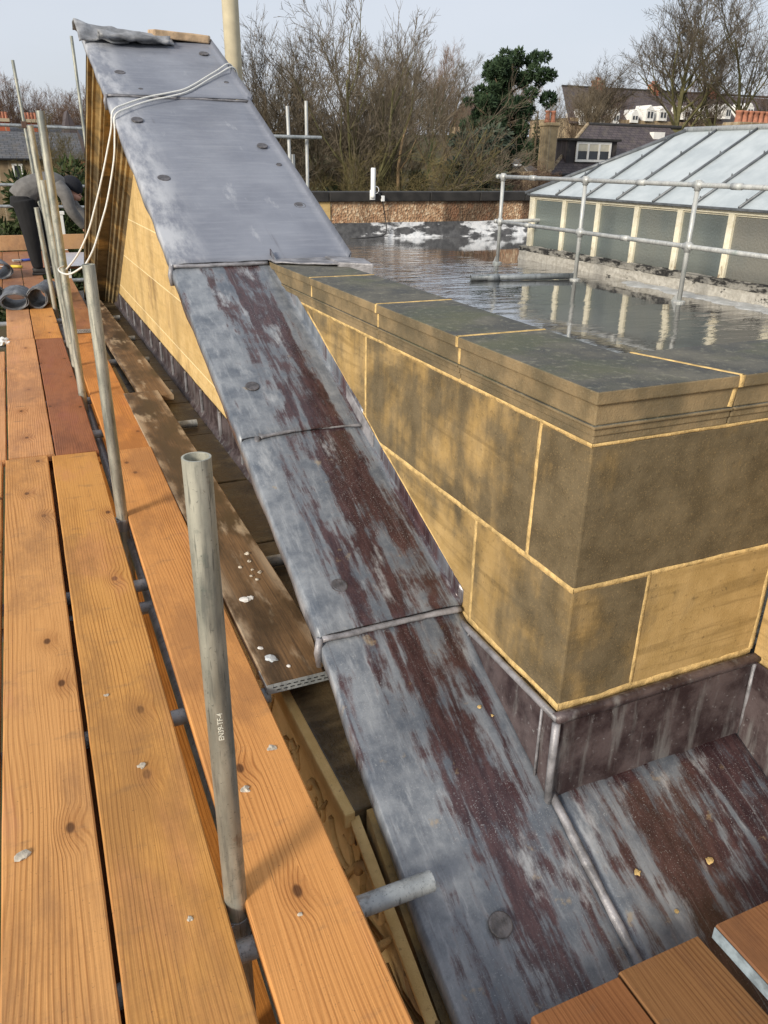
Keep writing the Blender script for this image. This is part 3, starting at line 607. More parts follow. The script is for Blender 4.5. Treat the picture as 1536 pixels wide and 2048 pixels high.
def scroll(cy, cz, r0, turns, sgn, rad=.014):
    P = []
    for i in range(30):
        t = i/29; a = sgn*t*turns*2*math.pi; r = r0*(1-.78*t); P.append((.582, cy+r*math.cos(a), cz+r*math.sin(a)))
    return MB().tube(P, [rad*(1-.5*i/29) for i in range(30)], 8)
for i, cy in enumerate((1.05, 1.28, 1.52, 1.76, 2.02, 2.3)):
    sub(fc, CI, 'carved_scroll', scroll(cy+U(-.04, .04), -.34+U(-.05, .05), U(.05, .11), U(.7, 1.4), 1 if i % 2 else -1, U(.010, .018)), STONEL, smooth=True, color=(.22, 0, 0, 1))
    sub(fc, CI, 'carved_leaf', MB().tube([(.583, cy-.1, -.28), (.575, cy-.02, -.42), (.58, cy+.1, -.47), (.583, cy+.17, -.43)], [.004, .016, .014, .004], 7), STONE, smooth=True, color=(.15, 0, 0, 1))
for cy in (2.15, 3.6): sub(fc, CI, 'window_recess', MB().box(.574, .592, cy, cy+.6, -1.9, -.8), GLASSD)

# ---------------------------------------------------------------- flat roof, water, back parapet
ZW = .3625
tag(obj('flat_roof', MB().prism([(1.36, 1.56, -9), (14, 1.56, -9), (14, 12.1, -9), (1.36, 12.1, -9)], (0, 0, 9+ZW-.03)), CURB), kind='structure')
mb = MB(); mb.grid(lambda u, v: (1.35+u*12, 1.55+v*10.2, ZW), 4, 4); tag(obj('water', mb, WATER), kind='structure')
bw = thing('back_parapet', 'low roughcast parapet with blackened coping across the flooded roof', 'wall', (6, 11.75, ZW))
BI = Matrix.Translation((-6, -11.75, -ZW))
sub(bw, BI, 'roughcast_panel', MB().box(2.3, 13, 11.72, 11.95, .56, .90), ROUGH)
sub(bw, BI, 'stone_pier', MB().box(4.05, 4.36, 11.70, 11.96, .575, .90), STONEL, bevel=.006, color=(.1, 0, 0, 1))
mb = MB(); mb.grid(lambda u, v: (2.3+u*10.5, 11.71-.07*(1-v)**2+.012*fn(u*60, v*3), ZW-.02+v*.25+.012*fn(u*22, 1)*v), 140, 5); sub(bw, BI, 'silvered_flashing', mb, FLASH, smooth=True)
x = 2.3
while x < 12.8:
    L_ = U(.82, 1.05); sub(bw, BI, 'coping_stone', MB().box(x+.004, x+L_-.004, 11.66+U(-.004, .004), 12.02, .895, 1.035+U(-.004, .004)), DARKCOPE, bevel=.012); x += L_

# ---------------------------------------------------------------- lantern skylight
sk = thing('roof_lantern', 'long glazed roof lantern with cream posts, wired panes and sloping glass roof', 'skylight', (5.84, 7, ZW))
SI = Matrix.Translation((-5.84, -7, -ZW)); XG = 5.84; YE = 8.60
yb = [8.56, 7.94, 7.33, 6.71, 6.10, 5.47, 4.85, 4.22, 3.6, 2.98]
def sobj(n, m, mt, **k): return sub(sk, SI, n, m, mt, **k)
mb = MB(); 
def cb(u, v):
    y = 2.6+u*6.1; z = ZW-.03+v*.16; return (XG-.075-.02*(1-v)+.012*fn(y*5, v*3), y, z)
mb.grid(cb, 90, 4); mb.box(XG-.06, XG+4, 2.6, 8.68, ZW-.05, ZW+.115); sobj('white_kerb', mb, CURBW)
mb = MB(); mb.grid(lambda u, v: (XG-.085+.07*v+.014*fn(u*55, v*4), 2.6+u*6.12, ZW+.105+.062*v+.010*fn(u*40, v*6)), 110, 5); mb.box(XG-.08, XG+.1, 2.6, 8.70, ZW+.10, ZW+.158); sobj('tarred_sill', mb, CURB)
for i, y in enumerate(yb): sobj('post', MB().box(XG-.022, XG+.03, y-.032, y+.032, .50, 1.075), PAINT, bevel=.004)
sobj('corner_post', MB().box(XG-.026, XG+.035, 8.563, 8.63, .50, 1.075), PAINT, bevel=.004)
sobj('head_rail', MB().box(XG-.026, XG+.034, 2.6, 8.634, 1.070, 1.112), PAINT, bevel=.004)
for a, b in zip(yb[1:], yb):
    sobj('pane', MB().box(XG+.006, XG+.012, a+.030, b-.030, .495, 1.072), WIRED)
    sobj('pane_bead', MB().box(XG-.004, XG+.006, a+.03, a+.042, .51, 1.07).box(XG-.004, XG+.006, a+.032, b-.032, 1.055, 1.071), PAINT)
for i in range(6): sobj('end_pane', MB().box(XG+.05+i*.62, XG+.05+i*.62+.56, 8.60, 8.606, .50, 1.072), WIRED)
for i in range(7): sobj('post', MB().box(XG+.03+i*.62-.03, XG+.03+i*.62+.03, 8.58, 8.63, .50, 1.075), PAINT, bevel=.004)
run = 1.17; rise = .745; XE = XG-.055; ZE = 1.118; XR = XG+run; YR = YE+.045-run-.05; ZR = ZE+rise-.055
def zroof(x): return ZE+(x-XE)/(XR-XE)*(ZR-ZE)
ybars = [8.05, 7.515, 6.98, 6.44, 5.90, 5.36, 4.82, 4.28, 3.74, 3.2, 2.66]
yc = YE+.045
def xtop(y): return min(XR, XE+(yc-y)/(yc-YR)*(XR-XE)) if y > YR else XR
edges = [yc]+ybars
for a, b in zip(edges[1:], edges):
    poly = [(XE, b, ZE), (XE, a, ZE), (xtop(a), a, zroof(xtop(a)))]
    if a < YR < b: poly.append((XR, YR, ZR))
    if xtop(b) > XE+.001: poly.append((xtop(b), b, zroof(xtop(b))))
    sobj('roof_pane', MB().prism(poly, (0, 0, -.012)), ROOFG)
for y in ybars:
    xt = xtop(y); mb = MB(); mb.tube([(XE-.012, y, ZE+.012), (xt, y, zroof(xt)+.014)], .0125, 8)
    for t in (.05, .33, .62, .9): mb.tube([(XE+(xt-XE)*t, y, zroof(XE+(xt-XE)*t)+.02), (XE+(xt-XE)*t, y, zroof(XE+(xt-XE)*t)+.05)], .007, 5)
    sobj('glazing_bar', mb, BAR, smooth=True)
sobj('hip_capping', MB().tube([(XE-.02, yc+.02, ZE+.005), (XR, YR, ZR+.012)], .022, 8), BAR, smooth=True)
sobj('ridge_capping', MB().tube([(XR, YR+.04, ZR+.012), (XR, 2.6, ZR+.012)], .030, 10), KEE, smooth=True)
sobj('eave_flashing', MB().box(XE-.012, XE+.05, 2.6, yc, ZE-.016, ZE+.006), BAR, bevel=.003)
# hip end and far slope of the lantern roof
sobj('hip_end_glass', MB().prism([(XE, yc, ZE-.004), (XR, YR, ZR-.004), (XR+run, yc, ZE-.004)], (0, 0, -.012)), ROOFG)
sobj('far_slope_glass', MB().prism([(XR, YR, ZR-.004), (XR, 2.6, ZR-.004), (XR+run, 2.6, ZE-.004), (XR+run, yc, ZE-.004)], (0, 0, -.012)), ROOFG)

# guard rail
gr = thing('guard_rail', 'galvanised two rail guard rail standing in the water before the lantern', 'railing', (5.216, 6.8, ZW))
HI = Matrix.Translation((-5.216, -6.8, -ZW))
def hobj(n, m, mt, **k): return sub(gr, HI, n, m, mt, **k)
XP = 5.216; zt, zm = 1.312, .828
for y in (5.31, 6.80, 8.32, 3.8): 
    p = hobj('post', MB().tube([(XP, y, ZW-.03), (XP, y, zt+.02)], .0205, 14), KEE, smooth=True)
    for z in (zt, zm): hobj('clamp_fitting', MB().tube([(XP, y-.045, z), (XP, y+.045, z)], .029, 14).tube([(XP, y, z-.045), (XP, y, z+.038)], .028, 14), KEE, smooth=True)
    hobj('foot', MB().prism([(XP-.005, y-.02, ZW-.01), (XP-.005, y+.10, ZW-.01), (XP-.005, y+.02, ZW+.10)], (.01, 0, 0)).lathe([(.055, -.01), (.055, .012), (.03, .018)], (XP, y, ZW), 12), KEE)
hobj('top_rail', MB().tube([(XP, 8.42, zt), (XP, 2.4, zt)], .0205, 14), KEE, smooth=True)
hobj('mid_rail', MB().tube([(XP, 8.40, zm), (XP, 2.4, zm)], .0205, 14), KEE, smooth=True)
for y in (7.72, 6.0, 4.9): hobj('joint_sleeve', MB().tube([(XP, y-.05, zt), (XP, y+.05, zt)], .0265, 14), KEE, smooth=True)
for y in (7.75, 6.12): hobj('joint_sleeve', MB().tube([(XP, y-.05, zm), (XP, y+.05, zm)], .0265, 14), KEE, smooth=True)
for y in (8.43,): hobj('end_cap', MB().tube([(XP, y-.03, zt), (XP, y+.012, zt)], .026, 14).tube([(XP, y-.05, zm), (XP, y-.005, zm)], .026, 14), KEE, smooth=True)
hobj('return_rail', MB().tube([(XP, 8.3, zm), (7.4, 8.8, zm)], .0205, 12), KEE, smooth=True)
lt = thing('loose_tube', 'dark grey tube lying in the roof water by the guard rail', 'tube', (4.7, 7.06, ZW+.03))
TI = Matrix.Translation((-4.7, -7.06, -ZW-.03))
sub(lt, TI, 'tube', MB().pipe((4.13, 7.07, ZW+.03), (5.22, 6.83, ZW+.035), .030, .024, 18), GALVD, smooth=True)
sub(lt, TI, 'collar', MB().tube([(4.30, 7.033, ZW+.03), (4.42, 7.006, ZW+.03)], .037, 14), GALVD, smooth=True)
# melting ice along the lantern kerb
mb = MB()
for i in range(60):
    y = 2.8+i*.082+U(-.03, .03)
    if 6.45 < y or fn(y*1.1, 4) < -.25: continue
    r = U(.05, .10); mb.lathe([(r*1.7, 0), (r*1.4, .008), (r*.9, .016), (r*.3, .020)], (XG-.19+U(-.07, .06), y, ZW-.004), 9)
tag(obj('ice_crust', mb, plain('grey_ice', (.42, .43, .43), .35, 0, .2, 14, .4, .01), None, True), 'grey white crust of melting ice in the water along the lantern kerb', 'ice', kind='stuff')

# antenna, cable and junction box on the back parapet
an = thing('antenna', 'white tube antenna on a bracket on the blackened parapet coping', 'antenna', (5.02, 11.66, .95))
AI = Matrix.Translation((-5.02, -11.66, -.95))
sub(an, AI, 'mast', MB().lathe([(.034, .02), (.036, .05), (.036, .42), (.030, .435)], (5.02, 11.63, .93), 16), WHITE, smooth=True)
sub(an, AI, 'bracket', MB().box(4.975, 5.06, 11.638, 11.652, .92, 1.06), WHITE, bevel=.003)
sub(an, AI, 'cable_coil', MB().tube([(5.06+.05*math.cos(a*.5), 11.62, 1.06+.05*math.sin(a*.5)) for a in range(14)], .006, 6), WHITE, smooth=True)
cbx = thing('signal_cable', 'black cable hanging down the roughcast parapet to the water', 'cable', (5.2, 11.64, .8))
QI = Matrix.Translation((-5.2, -11.64, -.8))
sub(cbx, QI, 'cable', MB().tube([(5.08, 11.62, 1.05), (5.13, 11.61, .98), (5.17, 11.62, .92), (5.21, 11.66, .8), (5.25, 11.68, .66), (5.25, 11.62, .5), (5.23, 11.60, .44), (5.15, 11.58, .40), (4.9, 11.56, .385), (4.6, 11.56, .38)], .008, 6), BLACKP, smooth=True)
sub(cbx, QI, 'junction_box', MB().box(5.15, 5.20, 11.60, 11.63, .90, .98), WHITE, bevel=.004)

# flue behind the gable
fp = thing('flue_pipe', 'tall pale cream flue pipe rising behind the lead slope', 'flue', (1.84, 7.2, .3))
sub(fp, Matrix.Translation((-1.84, -7.2, -.3)), 'pipe', MB().tube([(1.865, 7.2, .3), (1.83, 7.2, 6.5)], .066, 24), plain('cream_flue_paint', (.60, .53, .37), .55, 0, .15, 5, .15), smooth=True)

# ---------------------------------------------------------------- scaffold boards
ORANGE = (.50, .225, .070); HONEY = (.54, .265, .085); PINK = (.53, .29, .15); RED = (.27, .115, .062); BROWN = (.33, .16, .07); DUSK = (.30, .15, .085)
def board(label, x0, x1, y0, y1, z=0, skew=0, col=ORANGE, wear=.5, mat=None, th=.038, band=0, cutr=None, group='scaffold boards of the working platform', name='scaffold_board', tilt=0, side=0):
    cx, cy = (x0+x1)/2, (y0+y1)/2; hw, hl = (x1-x0)/2, (y1-y0)/2
    t = thing(name, label, 'board', (cx, cy, z), -skew, group); t.rotation_euler[0] = tilt
    n = max(8, int(hl*2/.12)); vs = []; c = .004; sd = random.random()*90
    prof = [(-1, c), (-1, th-c), (-1+c/hw, th), (1-c/hw, th), (1, th-c), (1, c), (1-c/hw, 0), (-1+c/hw, 0)]
    for j in range(n+1):
        yy = -hl+2*hl*j/n
        for u, h in prof:
            x = u*hw+.0016*fn(yy*5+sd, u*3)+.0008*fn(yy*31, u+sd)
            if u > .5 and cutr and yy < -hl+cutr[0]: x -= cutr[1]*(1-(yy+hl)/cutr[0])
            z_ = h-th+.0035*fn(yy*1.1+sd, .7*u)+.001*fn(yy*9+sd, u*2)
            vs.append((x, yy+(.0025*fn(x*40, sd) if j in (0, n) else 0), z_))
    m = len(prof); mb = MB()
    mb.add(vs, [(j*m+i, (j+1)*m+i, (j+1)*m+(i+1) % m, j*m+(i+1) % m) for j in range(n) for i in range(m)]+[tuple(range(m)), tuple(n*m+i for i in range(m))[::-1]])
    o = obj('plank', mb, mat or WOOD, t, color=col+(wear,))
    if side: obj('painted_side', MB().box(-hw-.004, -hw-.0022, -hl+.01, hl-.002, -th*.95, -.004), plain('blue_grey_paint', (.22, .27, .30), .7, 0, .4, 30), t)
    for e in ([-1] if band in (1, 3) else [])+([1] if band in (2, 3) else []):
        b = MB(); yy = e*(hl+.001); b.box(-hw*.99, hw*.99, min(yy, yy+e*.002), max(yy, yy+e*.002), -th*.96, -.003)
        for sx in (-1, 1): b.box(sx*hw-.0015, sx*hw+.0015, min(yy, yy-e*.09), max(yy, yy-e*.09), -th*.8, -th*.2)
        obj('end_band', b, GALVD, t)
        sb = MB()
        for i in range(9): sb.box(-hw*.85+i*hw*.19, -hw*.85+i*hw*.19+hw*.11, min(yy, yy+e*.0032), max(yy, yy+e*.0032), -th*.42, -th*.34); sb.box(-hw*.75+i*hw*.19, -hw*.75+i*hw*.19+hw*.11, min(yy, yy+e*.0032), max(yy, yy+e*.0032), -th*.72, -th*.64)
        obj('band_slots', sb, BLACKP, o)
    return t
board('long orange scaffold board at the left edge of the picture, nearest the viewer', -.470, -.254, -.2, 4.27, 0, .005, (.50, .26, .10), .3)
board('wide knotty orange scaffold board second from the left edge, nearest the viewer', -.2440, -.0400, -.2, 4.285, 0, .007, (.53, .285, .115), .9)
board('honey coloured scaffold board left of the tall upright tube, nearest the viewer', -.0275, .196, -.2, 4.25, .002, .0105, (.51, .27, .088), .8)
board('orange scaffold board right of the tall upright tube with a notch of mortar spots', .246, .470, .35, 4.22, .002, .0165, (.54, .27, .10), .7)
board('scuffed pale orange board beyond the wide knotty board at the left', -.212, .012, 4.30, 7.45, 0, .001, PINK, .9)
board('scuffed pale orange board cut off by the left picture edge, second row', -.447, -.225, 4.29, 7.0, 0, 0, PINK, .8)
board('reddish brown stained board with a split line, left of the row of tubes', .020, .236, 4.27, 7.42, 0, .002, RED, .35)
board('orange board between the short capped tube and the mortar stained boards', .295, .515, 4.235, 7.7, -.003, .004, ORANGE, .5)
board('pale orange square ended board below the grey lead rolls, left one', -.205, .010, 7.46, 9.75, 0, 0, PINK, .5)
board('light honey board below the grey lead rolls, right one', .018, .240, 7.43, 9.75, 0, 0, HONEY, .35)
board('dull brown board under the bending person, left of his foot', -.235, .000, 9.76, 14.9, 0, 0, DUSK, .8)
board('dull brown board under the foot of the bending person', .008, .25, 9.76, 14.9, 0, 0, DUSK, .8)
board('dull brown board along the far left edge beside the tools', -.49, -.242, 10.6, 14.9, 0, 0, BROWN, .7)
board('dull brown board far off between the tubes and the cornice', .30, .53, 12.6, 14.9, 0, 0, DUSK, .5)
board('dull brown board far off under the shiny grey sheet', .54, .78, 12.6, 14.9, 0, 0, DUSK, .5)
board('short brown board lying on top of others with a pale steel end', .335, .565, 7.55, 11.0, .040, .004, BROWN, .35, band=1)
board('weathered board with whitened edge on the wet ledge, farther one', .575, .785, 5.25, 9.4, -.004, -.012, (.36, .19, .085), .6, WETWOOD)
board('dark mortar spattered board by the lead slope with a steel end over the gap', .492, .722, 1.905, 5.38, .000, .004, (.3, .2, .1), .5, WETWOOD, band=1, cutr=(.30, .048))
board('added dark board closing off light below the joint between the two widest near boards', -.17, .055, -.2, 9.5, -.100, .006, (.22, .11, .05), .6, group='boards of the lower deck')  # added board, unseen itself, keeps the gap above it black
board('lower deck board seen through the gap beside the stamped tube', .135, .345, -.3, 9, -.50, .004, (.46, .195, .045), .3, group='boards of the lower deck')
board('lower deck board seen through the gap, nearer the carved facade', .352, .560, -.3, 9, -.50, .004, (.46, .195, .045), .3, group='boards of the lower deck')
# right hand platform in front of the wide lead panel
board('narrow brown board end at the bottom edge, leftmost of the right hand boards', .560, .688, -.6, .745, -.10, 0, (.24, .12, .055), .9, group='boards at the lower right')
board('reddish brown board at the lower right, between the narrow end and the wider brown board', .694, .912, -.6, .786, -.10, .006, (.21, .095, .042), 1, group='boards at the lower right')
board('brown board at the lower right with a pale worn edge beside the raised board', .918, 1.138, -.6, .792, -.102, .004, (.19, .10, .045), 1, group='boards at the lower right')
board('raised brown board in the bottom right corner with a grey painted side', 1.158, 1.385, -.6, .775, -.062, .010, (.22, .11, .055), 1, side=1, group='boards at the lower right')
# toe board across the far end
tb = thing('toe_board', 'weathered upright toe board closing the far end of the platform', 'board', (.4, 14.95, 0))
obj('plank', MB().box(-1.2, .95, 0, .038, .01, .25), WOOD, tb, bevel=.004, color=(.42, .27, .16, .6))

# ---------------------------------------------------------------- scaffold tubes
def tube(label, a, b, mat=GALV, hollow=True, name='scaffold_tube', group='scaffold tubes', ri=.0207, parts=(), cat='scaffold tube'):
    a = Vector(a); b = Vector(b); t = thing(name, label, cat, a, 0, group)
    d = b-a; mb = MB()
    if hollow: mb.pipe((0, 0, 0), d, .02415, ri, 28)
    else: mb.tube([(0, 0, 0), d], .02415, 24)
    o = obj('tube', mb, mat, t, smooth=True)
    m = o.modifiers.new('es', 'EDGE_SPLIT'); m.split_angle = R(50)
    return t
def coupler(par, rel, ax=0):
    mb = MB(); c = Vector(rel)
    e1 = Vector((1, 0, 0)) if ax == 0 else Vector((0, 1, 0))
    mb.tube([c-Vector((0, 0, .028)), c+Vector((0, 0, .028))], .032, 16); mb.tube([c+e1*.03-Vector((0, 0, 0)), c+e1*.075], .010, 8); mb.tube([c+e1*.062+Vector((0, 0, -.0)), c+e1*.085], .016, 6); mb.box(c.x-.035, c.x-.012, c.y-.03, c.y+.03, c.z-.024, c.z+.024)
    return obj('coupler', mb, GALVD, par, bevel=.002)
fpole = tube('thick grey upright scaffold tube with open top, nearest the viewer, stamped lettering', (.212, 1.215, -1.6), (.212, 1.205, 1.010))
coupler(fpole, (0, 0, 1.52))
# stamped lettering on the tube
cu = bpy.data.curves.new('stamp', 'FONT'); cu.body = 'EN39-TF-4'; cu.size = .0142; cu.offset = .00025; cu.align_x = 'CENTER'; cu.align_y = 'CENTER'
to = bpy.data.objects.new('stamp_tmp', cu); sc.collection.objects.link(to)
bpy.context.view_layer.update(); tme = bpy.data.meshes.new_from_object(to.evaluated_get(bpy.context.evaluated_depsgraph_get())); bpy.data.objects.remove(to)
bm = bmesh.new(); bm.from_mesh(tme); bmesh.ops.subdivide_edges(bm, edges=[e for e in bm.edges if e.calc_length() > .002], cuts=2)
a0 = math.atan2(-1.21, -.212)+R(2)
for vtx in bm.verts:
    a = a0+vtx.co.y/(-.02415); vtx.co = Vector((.02440*math.cos(a), .02440*math.sin(a), vtx.co.x))
bm.to_mesh(tme); bm.free(); tme.materials.append(plain('stamp_paint', (.62, .61, .52), .6, 0, .1, 40, 0))
link('stamped_lettering', tme, fpole, (0, -.0083, 2.08))
tube('short upright tube with a grey cap-like top before the dark cornice', (.237, 3.34, -1.6), (.241, 3.33, 1.072))
coupler(sc.objects[-1] if False else [o for o in sc.objects if o.get('label', '').startswith('short upright tube')][0], (0, 0, 1.56))
tube('tall upright tube with black flaking paint, right one of the leaning cluster', (.247, 5.43, -1.6), (.243, 5.44, 1.69))
tube('upright tube of the cluster just left of the flaking one, lower top', (.298, 6.30, -1.6), (.236, 6.31, 1.30))
tube('tall upright tube of the cluster behind the flaking one', (.318, 7.06, -1.6), (.23, 7.06, 1.66))
tube('upright tube against the trouser leg of the bending person', (.31, 9.0, -1.6), (.235, 9.0, .985))
tube('far upright tube against the trees, leaning, left of the sloping roof', (.47, 15.0, -.3), (.384, 15.0, 2.80))
tube('far upright tube rising beside the pediment apex', (1.31, 15.0, -.3), (1.291, 15.0, 3.18))
for lab, z, x0 in (('far guard tube crossing the trees at chimney level', 1.895, -1.2), ('far guard tube behind the back of the bending person', 1.017, -1.2), ('far guard tube behind the legs of the bending person', .69, -1.2)):
    tube(lab, (x0, 15.05, z+.02), (1.32, 15.05, z-.02), GALVD, group='far guard tubes')
cj = thing('tube_coupler', 'rusty coupler joining the far guard tube and leaning upright', 'coupler', (.405, 15.02, 1.905)); obj('clamp', MB().box(-.04, .04, -.05, .05, -.05, .05), plain('rusty_iron', (.09, .05, .035), .8, 0, .3), cj, bevel=.008)
# transoms under the boards
for lab, y, x1, dz in (('grey cross tube poking out over the lead below the boards', 1.128, .648, 0), ('short cross tube under the gap, right of the stamped tube midway', 1.94, .50, 0), ('upper of two cross tubes in the gap beyond the stamped tube', 2.79, .86, 0), ('lower of two cross tubes in the gap beyond the stamped tube', 2.70, .5, -.05), ('cross tube in the gap by the red stained board, nearer one', 4.76, .86, 0), ('cross tube in the gap at the foot of the flaking tube', 5.52, .845, 0), ('cross tube under the far orange boards, first', 6.6, .85, 0), ('cross tube under the far orange boards, second', 7.5, .86, 0), ('cross tube under the far orange boards, third', 8.6, .86, 0), ('cross tube at the open deck gap behind the short tube', 11.6, .86, 0)):
    tube(lab, (-.6, y+.004, -.066+dz), (x1, y, -.066+dz), GALVD, group='cross tubes under the boards')
tube('long ledger tube beneath the gap beside the tall tubes', (.255, .2, -.13), (.300, 12, -.13), GALVD, group='cross tubes under the boards')
# scaffold beyond the roof, right of the lead slope
tube('white grey upright tube right of the lead slope, shorter of the tall pair', (3.87, 11.95, -1), (3.866, 12.1, 2.16), KEE, group='tubes beyond the roof')
tube('white grey upright tube right of the lead slope, taller of the pair', (4.15, 12.15, -1), (4.17, 12.15, 2.24), KEE, group='tubes beyond the roof')
tube('short upright tube stub between the tall pair beyond the roof', (3.95, 12.15, -1), (3.95, 12.15, 1.53), KEE, group='tubes beyond the roof')
tube('level tube crossing the tall pair beyond the roof', (2.2, 12.05, 1.762), (4.36, 12.05, 1.760), GALVD, group='tubes beyond the roof')

# ---------------------------------------------------------------- rope
rope = thing('rope', 'white doubled rope draped across the lead slope and hanging to the tubes', 'rope', (.62, 5.1, 1.66))
OI = Matrix.Translation((-.62, -5.1, -1.66))
def smooth(pts, n=8):
    P = [Vector(p) for p in pts]; o = []
    for i in range(len(P)-1):
        a = P[max(0, i-1)]; b = P[i]; c = P[i+1]; d = P[min(len(P)-1, i+2)]
        for k in range(n):
            t = k/n; o.append(.5*((2*b)+(c-a)*t+(2*a-5*b+4*c-d)*t*t+(3*b-a-3*c+d)*t**3))
    o.append(P[-1]); return o
def onl(x, y): return (x, y, rake(y)+.034)
sA = smooth([(1.55, 5.93, 1.90), (1.497, 5.90, rake(5.90)+.03), onl(1.35, 5.74), onl(1.111, 5.46), onl(.98, 5.37), onl(.84, 5.30), onl(.70, 5.20), (.612, 5.12, rake(5.12)+.028), (.590, 5.105, 1.60), (.563, 5.1, 1.514), (.511, 5.1, 1.357), (.447, 5.1, 1.184), (.392, 5.12, 1.046), (.322, 5.2, .914), (.254, 5.38, .81)])
sB = smooth([(1.55, 5.87, 1.86), (1.505, 5.84, rake(5.84)+.03), onl(1.35, 5.69), onl(1.115, 5.42), onl(.985, 5.325), onl(.845, 5.255), onl(.71, 5.155), (.616, 5.07, rake(5.07)+.028), (.600, 5.05, 1.58), (.572, 5.0, 1.437), (.506, 4.95, 1.23), (.454, 4.9, 1.115), (.389, 4.8, .993), (.332, 4.75, .915), (.301, 4.8, .884), (.250, 4.9, .844), (.217, 5.1, .827), (.209, 5.3, .826), (.245, 5.41, .83)])
for P in (sA, sB): sub(rope, OI, 'strand', MB().tube(P, .0054, 7), ROPE, smooth=True)

# ---------------------------------------------------------------- scraps on the apex
sp = thing('folded_lead_scrap', 'crumpled folded sheet of grey lead lying over the pediment apex', 'lead sheet', (.85, 6.35, 2.2))
def scrap(u, v):
    x = .575+u*.62; f = -.30+.50*v
    y = 6.38+f*.75*(1-.25*u)+.03*fn(u*4, v*3); s = rake(min(y, 6.36)) if y < 6.36 else 2.195-.2*(y-6.36)
    z = s+.032+.050*max(0, fn(u*6+2, v*3))+.038*(1-u)*math.exp(-((v-.55)*3)**2)+.05*math.exp(-(u*9)**2)*v
    return (x, y, z)
mb = MB(); mb.grid(scrap, 34, 16); o = obj('sheet', mb, LEADR, sp, smooth=True); o.matrix_parent_inverse = Matrix.Translation((-.85, -6.35, -2.2)); o.modifiers.new('t', 'SOLIDIFY').thickness = .012
o = obj('folded_flap', MB().grid(lambda u, v: (.70+u*.46+.02*fn(v*4, 2), 6.17-.07*v+.05*u+.02*fn(u*5, 3), rake(6.15)+.05+.022*math.sin(math.pi*v)+.02*fn(u*6, v*2)), 20, 8), LEADR, sp, smooth=True); o.matrix_parent_inverse = Matrix.Translation((-.85, -6.35, -2.2)); o.modifiers.new('t', 'SOLIDIFY').thickness = .02
tl = thing('ridge_stone', 'pale buff ridge slab under the edge of the apex lead', 'slab', (1.3, 6.42, 2.2))
obj('slab', MB().prism([(-.22, -.14, .0), (.16, -.10, -.01), (.19, -.02, .0), (.10, .16, .03), (-.22, .14, .03)], (0, 0, .05)), plain('buff_stone', (.44, .31, .19), .85, 0, .3, 14, .5, .01), tl, bevel=.008)

# ---------------------------------------------------------------- lead rolls, tools, sheet on the deck
def roll_(label, loc, rz, r0, r1, L_, squash=1):
    t = thing('lead_roll', label, 'lead roll', loc, rz, 'rolled up lead on the deck'); mb = MB(); P = []
    n = 44; m = 10
    for j in range(m+1):
        for i in range(n+1):
            a = i/n*2*math.pi*2.15+.6; r = r1+(r0-r1)*i/n+.014*fn(i*.25, j*.35)+.006*fn(i*.7, j*.9)
            P.append((r*math.cos(a)*(1 if squash == 1 else 1.45), -L_/2+L_*j/m+.012*fn(i*.3, 2)*(j in (0, m)), r0*squash+r*math.sin(a)*squash))
    mb.add(P, [(j*(n+1)+i, j*(n+1)+i+1, (j+1)*(n+1)+i+1, (j+1)*(n+1)+i) for j in range(m) for i in range(n)])
    o = obj('sheet', mb, LEADK, t, smooth=True); o.modifiers.new('t', 'SOLIDIFY').thickness = .008
    return t
roll_('rounded grey lead roll with open dark end, right one of the pair on the boards', (.175, 9.30, .004), R(-14), .105, .086, .60)
roll_('flattened grey lead roll on the boards, left one of the pair', (-.10, 9.30, .004), R(-3), .095, .078, .62, .86)
roll_('grey lead roll cut off by the left picture edge beside the tools', (-.30, 11.8, .004), R(8), .11, .09, .7, .9)
roll_('grey lead roll at the left picture edge just behind the flattened one', (-.335, 9.75, .004), R(12), .09, .07, .5)
tl = thing('hand_tool', 'yellow handled hand tool lying on the boards behind the lead rolls', 'tool', (.02, 12.5, .015), R(60)); obj('handle', MB().tube([(0, 0, .012), (0, .16, .014)], .02, 10), plain('yellow_plastic', (.62, .48, .05), .5), tl, smooth=True); obj('blade', MB().box(-.015, .015, .16, .42, .006, .014), KEE, tl, bevel=.002)
tl = thing('hand_tool', 'blue handled hand tool lying beside the yellow handled one', 'tool', (.02, 13.3, .015), R(-70)); obj('handle', MB().tube([(0, 0, .012), (0, .26, .014)], .02, 10), plain('blue_plastic', (.03, .06, .28), .5), tl, smooth=True); obj('head', MB().box(-.03, .03, -.12, 0, .004, .03), KEE, tl, bevel=.003)
sh = thing('metal_sheet', 'shiny pale grey sheet lying flat on the boards by the far cornice', 'sheet', (.80, 13.4, .012)); obj('sheet', MB().box(-.30, .22, -.9, .9, 0, .008), plain('pale_sheet', (.48, .49, .53), .3, .2, .1), sh)
rg = thing('rag', 'crumpled white rag at the left edge beside the pale boards', 'rag', (-.30, 7.4, -.03)); obj('cloth', MB().grid(lambda u, v: (-.11+.22*u+.03*fn(v*4, 2), -.12+.24*v, .03+.05*fn(u*4, v*4)+.03*fn(u*9, v*9)), 16, 16), WHITE, rg, smooth=True)
